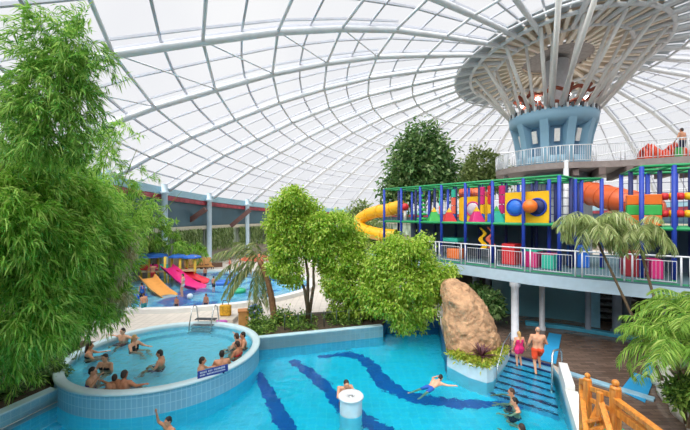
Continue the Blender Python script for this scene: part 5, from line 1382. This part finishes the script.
chute('orange water slide on the left of the wading pool', [P(147,279,26.8),P(153,286,26),P(160,293,25.2),P(170,300,24.4)], 1.15, mat('slide_pale_orange', (240,170,90), .35, .08))
# inflatables and floats
fb = mat('float_blue', (40,110,200), .35, .15, 1.5); fg = mat('float_green', (50,170,120), .35, .15, 1.5); fw = mat('float_white', (220,228,236), .4)
def floaty(label, px, py, rx, ry, rz_, m, name='pool_float'):
    c = G(px, py, .35); t = thing(name, label, 'pool float', (c.x,c.y,.25)); k = c.y/F
    b = MB().tube([(c.x+rx*k*math.cos(a), c.y+rx*k*.75*math.sin(a), .37) for a in [2*PI*i/20 for i in range(20)]], ry*k, 10, closed=True); b.build('tube', m, t, True)
    MB().lathe([(.01,.3),(rx*k*.8,.3)], (c.x,c.y,0), 20, sy=.75).build('floor', fw, t)
floaty('round blue pool float in the middle of the wading pool', 222, 283, 8, 2.2, 0, fb)
floaty('green pool float behind the hanging palm frond', 238, 291, 6, 2.2, 0, fg)
floaty('blue pool float left of the orange slide', 140, 296, 5, 2, 0, fb)
c = G(190,298,.3); t = thing('beach_ball', 'white ball floating below the magenta slide', 'ball', (c.x,c.y,.25)); MB().ball((c.x,c.y,.42), .2, 16).build('ball', fw, t, True)
c = P(257,262,33); t = thing('red_canopy', 'red canopy of a pool toy behind the dry palm', 'canopy', (c.x,c.y,.19))
MB().lathe([(1.5,1.75),(1.4,1.9),(.8,2.15),(.03,2.25),(.03,2.2),(.8,2.08),(1.4,1.8)], (c.x,c.y,0), 16).build('cover', mat('canopy_red', (226,92,72), .5, .1), t, True)
for k in range(4): a = PI/4+k*PI/2; MB().tube([(c.x+1.1*math.cos(a),c.y+1.1*math.sin(a),.19),(c.x+1.1*math.cos(a),c.y+1.1*math.sin(a),1.95)], .06, 8).build('post', yp, t)
c = P(276,258,34); t = thing('climbing_toy', 'blue inflatable climbing toy at the back right of the wading pool', 'pool toy', (c.x,c.y,.19))
for k, (dx, z, r) in enumerate(((-.6,.6,.5),(0,1.2,.6),(.6,.7,.5),(0,2.0,.4))): MB().tube([(c.x+dx,c.y-.5,z),(c.x+dx*.8,c.y+.5,z)], r, 12).build('bolster', cb, t, True)
# wooden deck chairs and tables along the far wall
wc = mat('chair_wood', (206,152,92), .55, .12, 3); wd = mat('chair_dark', (110,82,66), .6, .12, 3)
def deck_chair(label, loc, rz, group):
    t = thing('deck_chair', label, 'deck chair', loc, group, rz=rz)
    MB().box((0,0,.42), (.7,.75,.06)).build('seat', wc, t, local=True)
    MB().box((0,.5,.85), (.7,.06,.95), 0, Matrix.Rotation(-.35,3,'X')).build('backrest', wc, t, local=True)
    for sx in (-.3,.3):
        for sy in (-.3,.3): MB().box((sx,sy,.2), (.06,.06,.4)).build('leg', wd, t, local=True)
    for sx in (-.37,.37): MB().box((sx,0,.62), (.06,.7,.05)).build('armrest', wd, t, local=True)
    return t
cg = 'wooden deck chairs along the far wall'
d0 = None
lab = ['leftmost wooden deck chair of the row by the far wall','second wooden deck chair from the left by the far wall','third wooden deck chair from the left by the far wall','fourth wooden deck chair from the left by the far wall','fifth wooden deck chair from the left, next to the eave column']
for i in range(5):
    g = G(188+5.4*i, 271-.2*i, .15)
    if d0 is None: d0 = deck_chair(lab[0], (g.x,g.y,.15), .5, cg)
    else: copy_thing(d0, (g.x,g.y,.15), .5+.05*i, lab[i], cg)
MB().box((*(P(196,268,38.0).xy),.4), (5.5,.25,.5), .35).build('trim_bench_wall', wd, None, False, 'structure')
# ================================================================== light and camera
sc = bpy.context.scene
w = bpy.data.worlds.new('overcast_sky'); sc.world = w; w.use_nodes = True
nt = w.node_tree; bg = nt.nodes['Background']
tc = nt.nodes.new('ShaderNodeTexCoord'); nz = nt.nodes.new('ShaderNodeTexNoise'); nz.inputs['Scale'].default_value = 2.2; nz.inputs['Detail'].default_value = 4
ra = nt.nodes.new('ShaderNodeValToRGB'); e = ra.color_ramp.elements
e[0].position = .3; e[0].color = (.86,.87,.91,1); e[1].position = .7; e[1].color = (1,1,1,1)
nt.links.new(tc.outputs['Generated'], nz.inputs['Vector']); nt.links.new(nz.outputs['Fac'], ra.inputs[0]); nt.links.new(ra.outputs[0], bg.inputs['Color'])
bg.inputs['Strength'].default_value = .72
sun = bpy.data.lights.new('sun', 'SUN'); sun.energy = 6; sun.angle = math.radians(70); sun.color = (1,.96,.9)
so = bpy.data.objects.new('sun', sun); C.objects.link(so); so.rotation_euler = (math.radians(28), math.radians(-22), 0)
cam = bpy.data.cameras.new('camera'); cam.sensor_width = 36; cam.lens = 36*F/690; cam.clip_end = 400
co = bpy.data.objects.new('camera', cam); C.objects.link(co); co.location = (0,0,CZ); co.rotation_euler = (PI/2,0,0)
sc.camera = co
vs = sc.view_settings
sc.display_settings.display_device = 'sRGB'; vs.view_transform = 'Standard'; vs.look = 'None'; vs.gamma = 1; vs.use_curve_mapping = False; vs.exposure = .18
sc.cycles.max_bounces = 10; sc.cycles.transparent_max_bounces = 12; sc.cycles.transmission_bounces = 6; sc.cycles.diffuse_bounces = 4; sc.cycles.glossy_bounces = 4
sc.cycles.use_denoising = True; sc.cycles.sample_clamp_indirect = 6
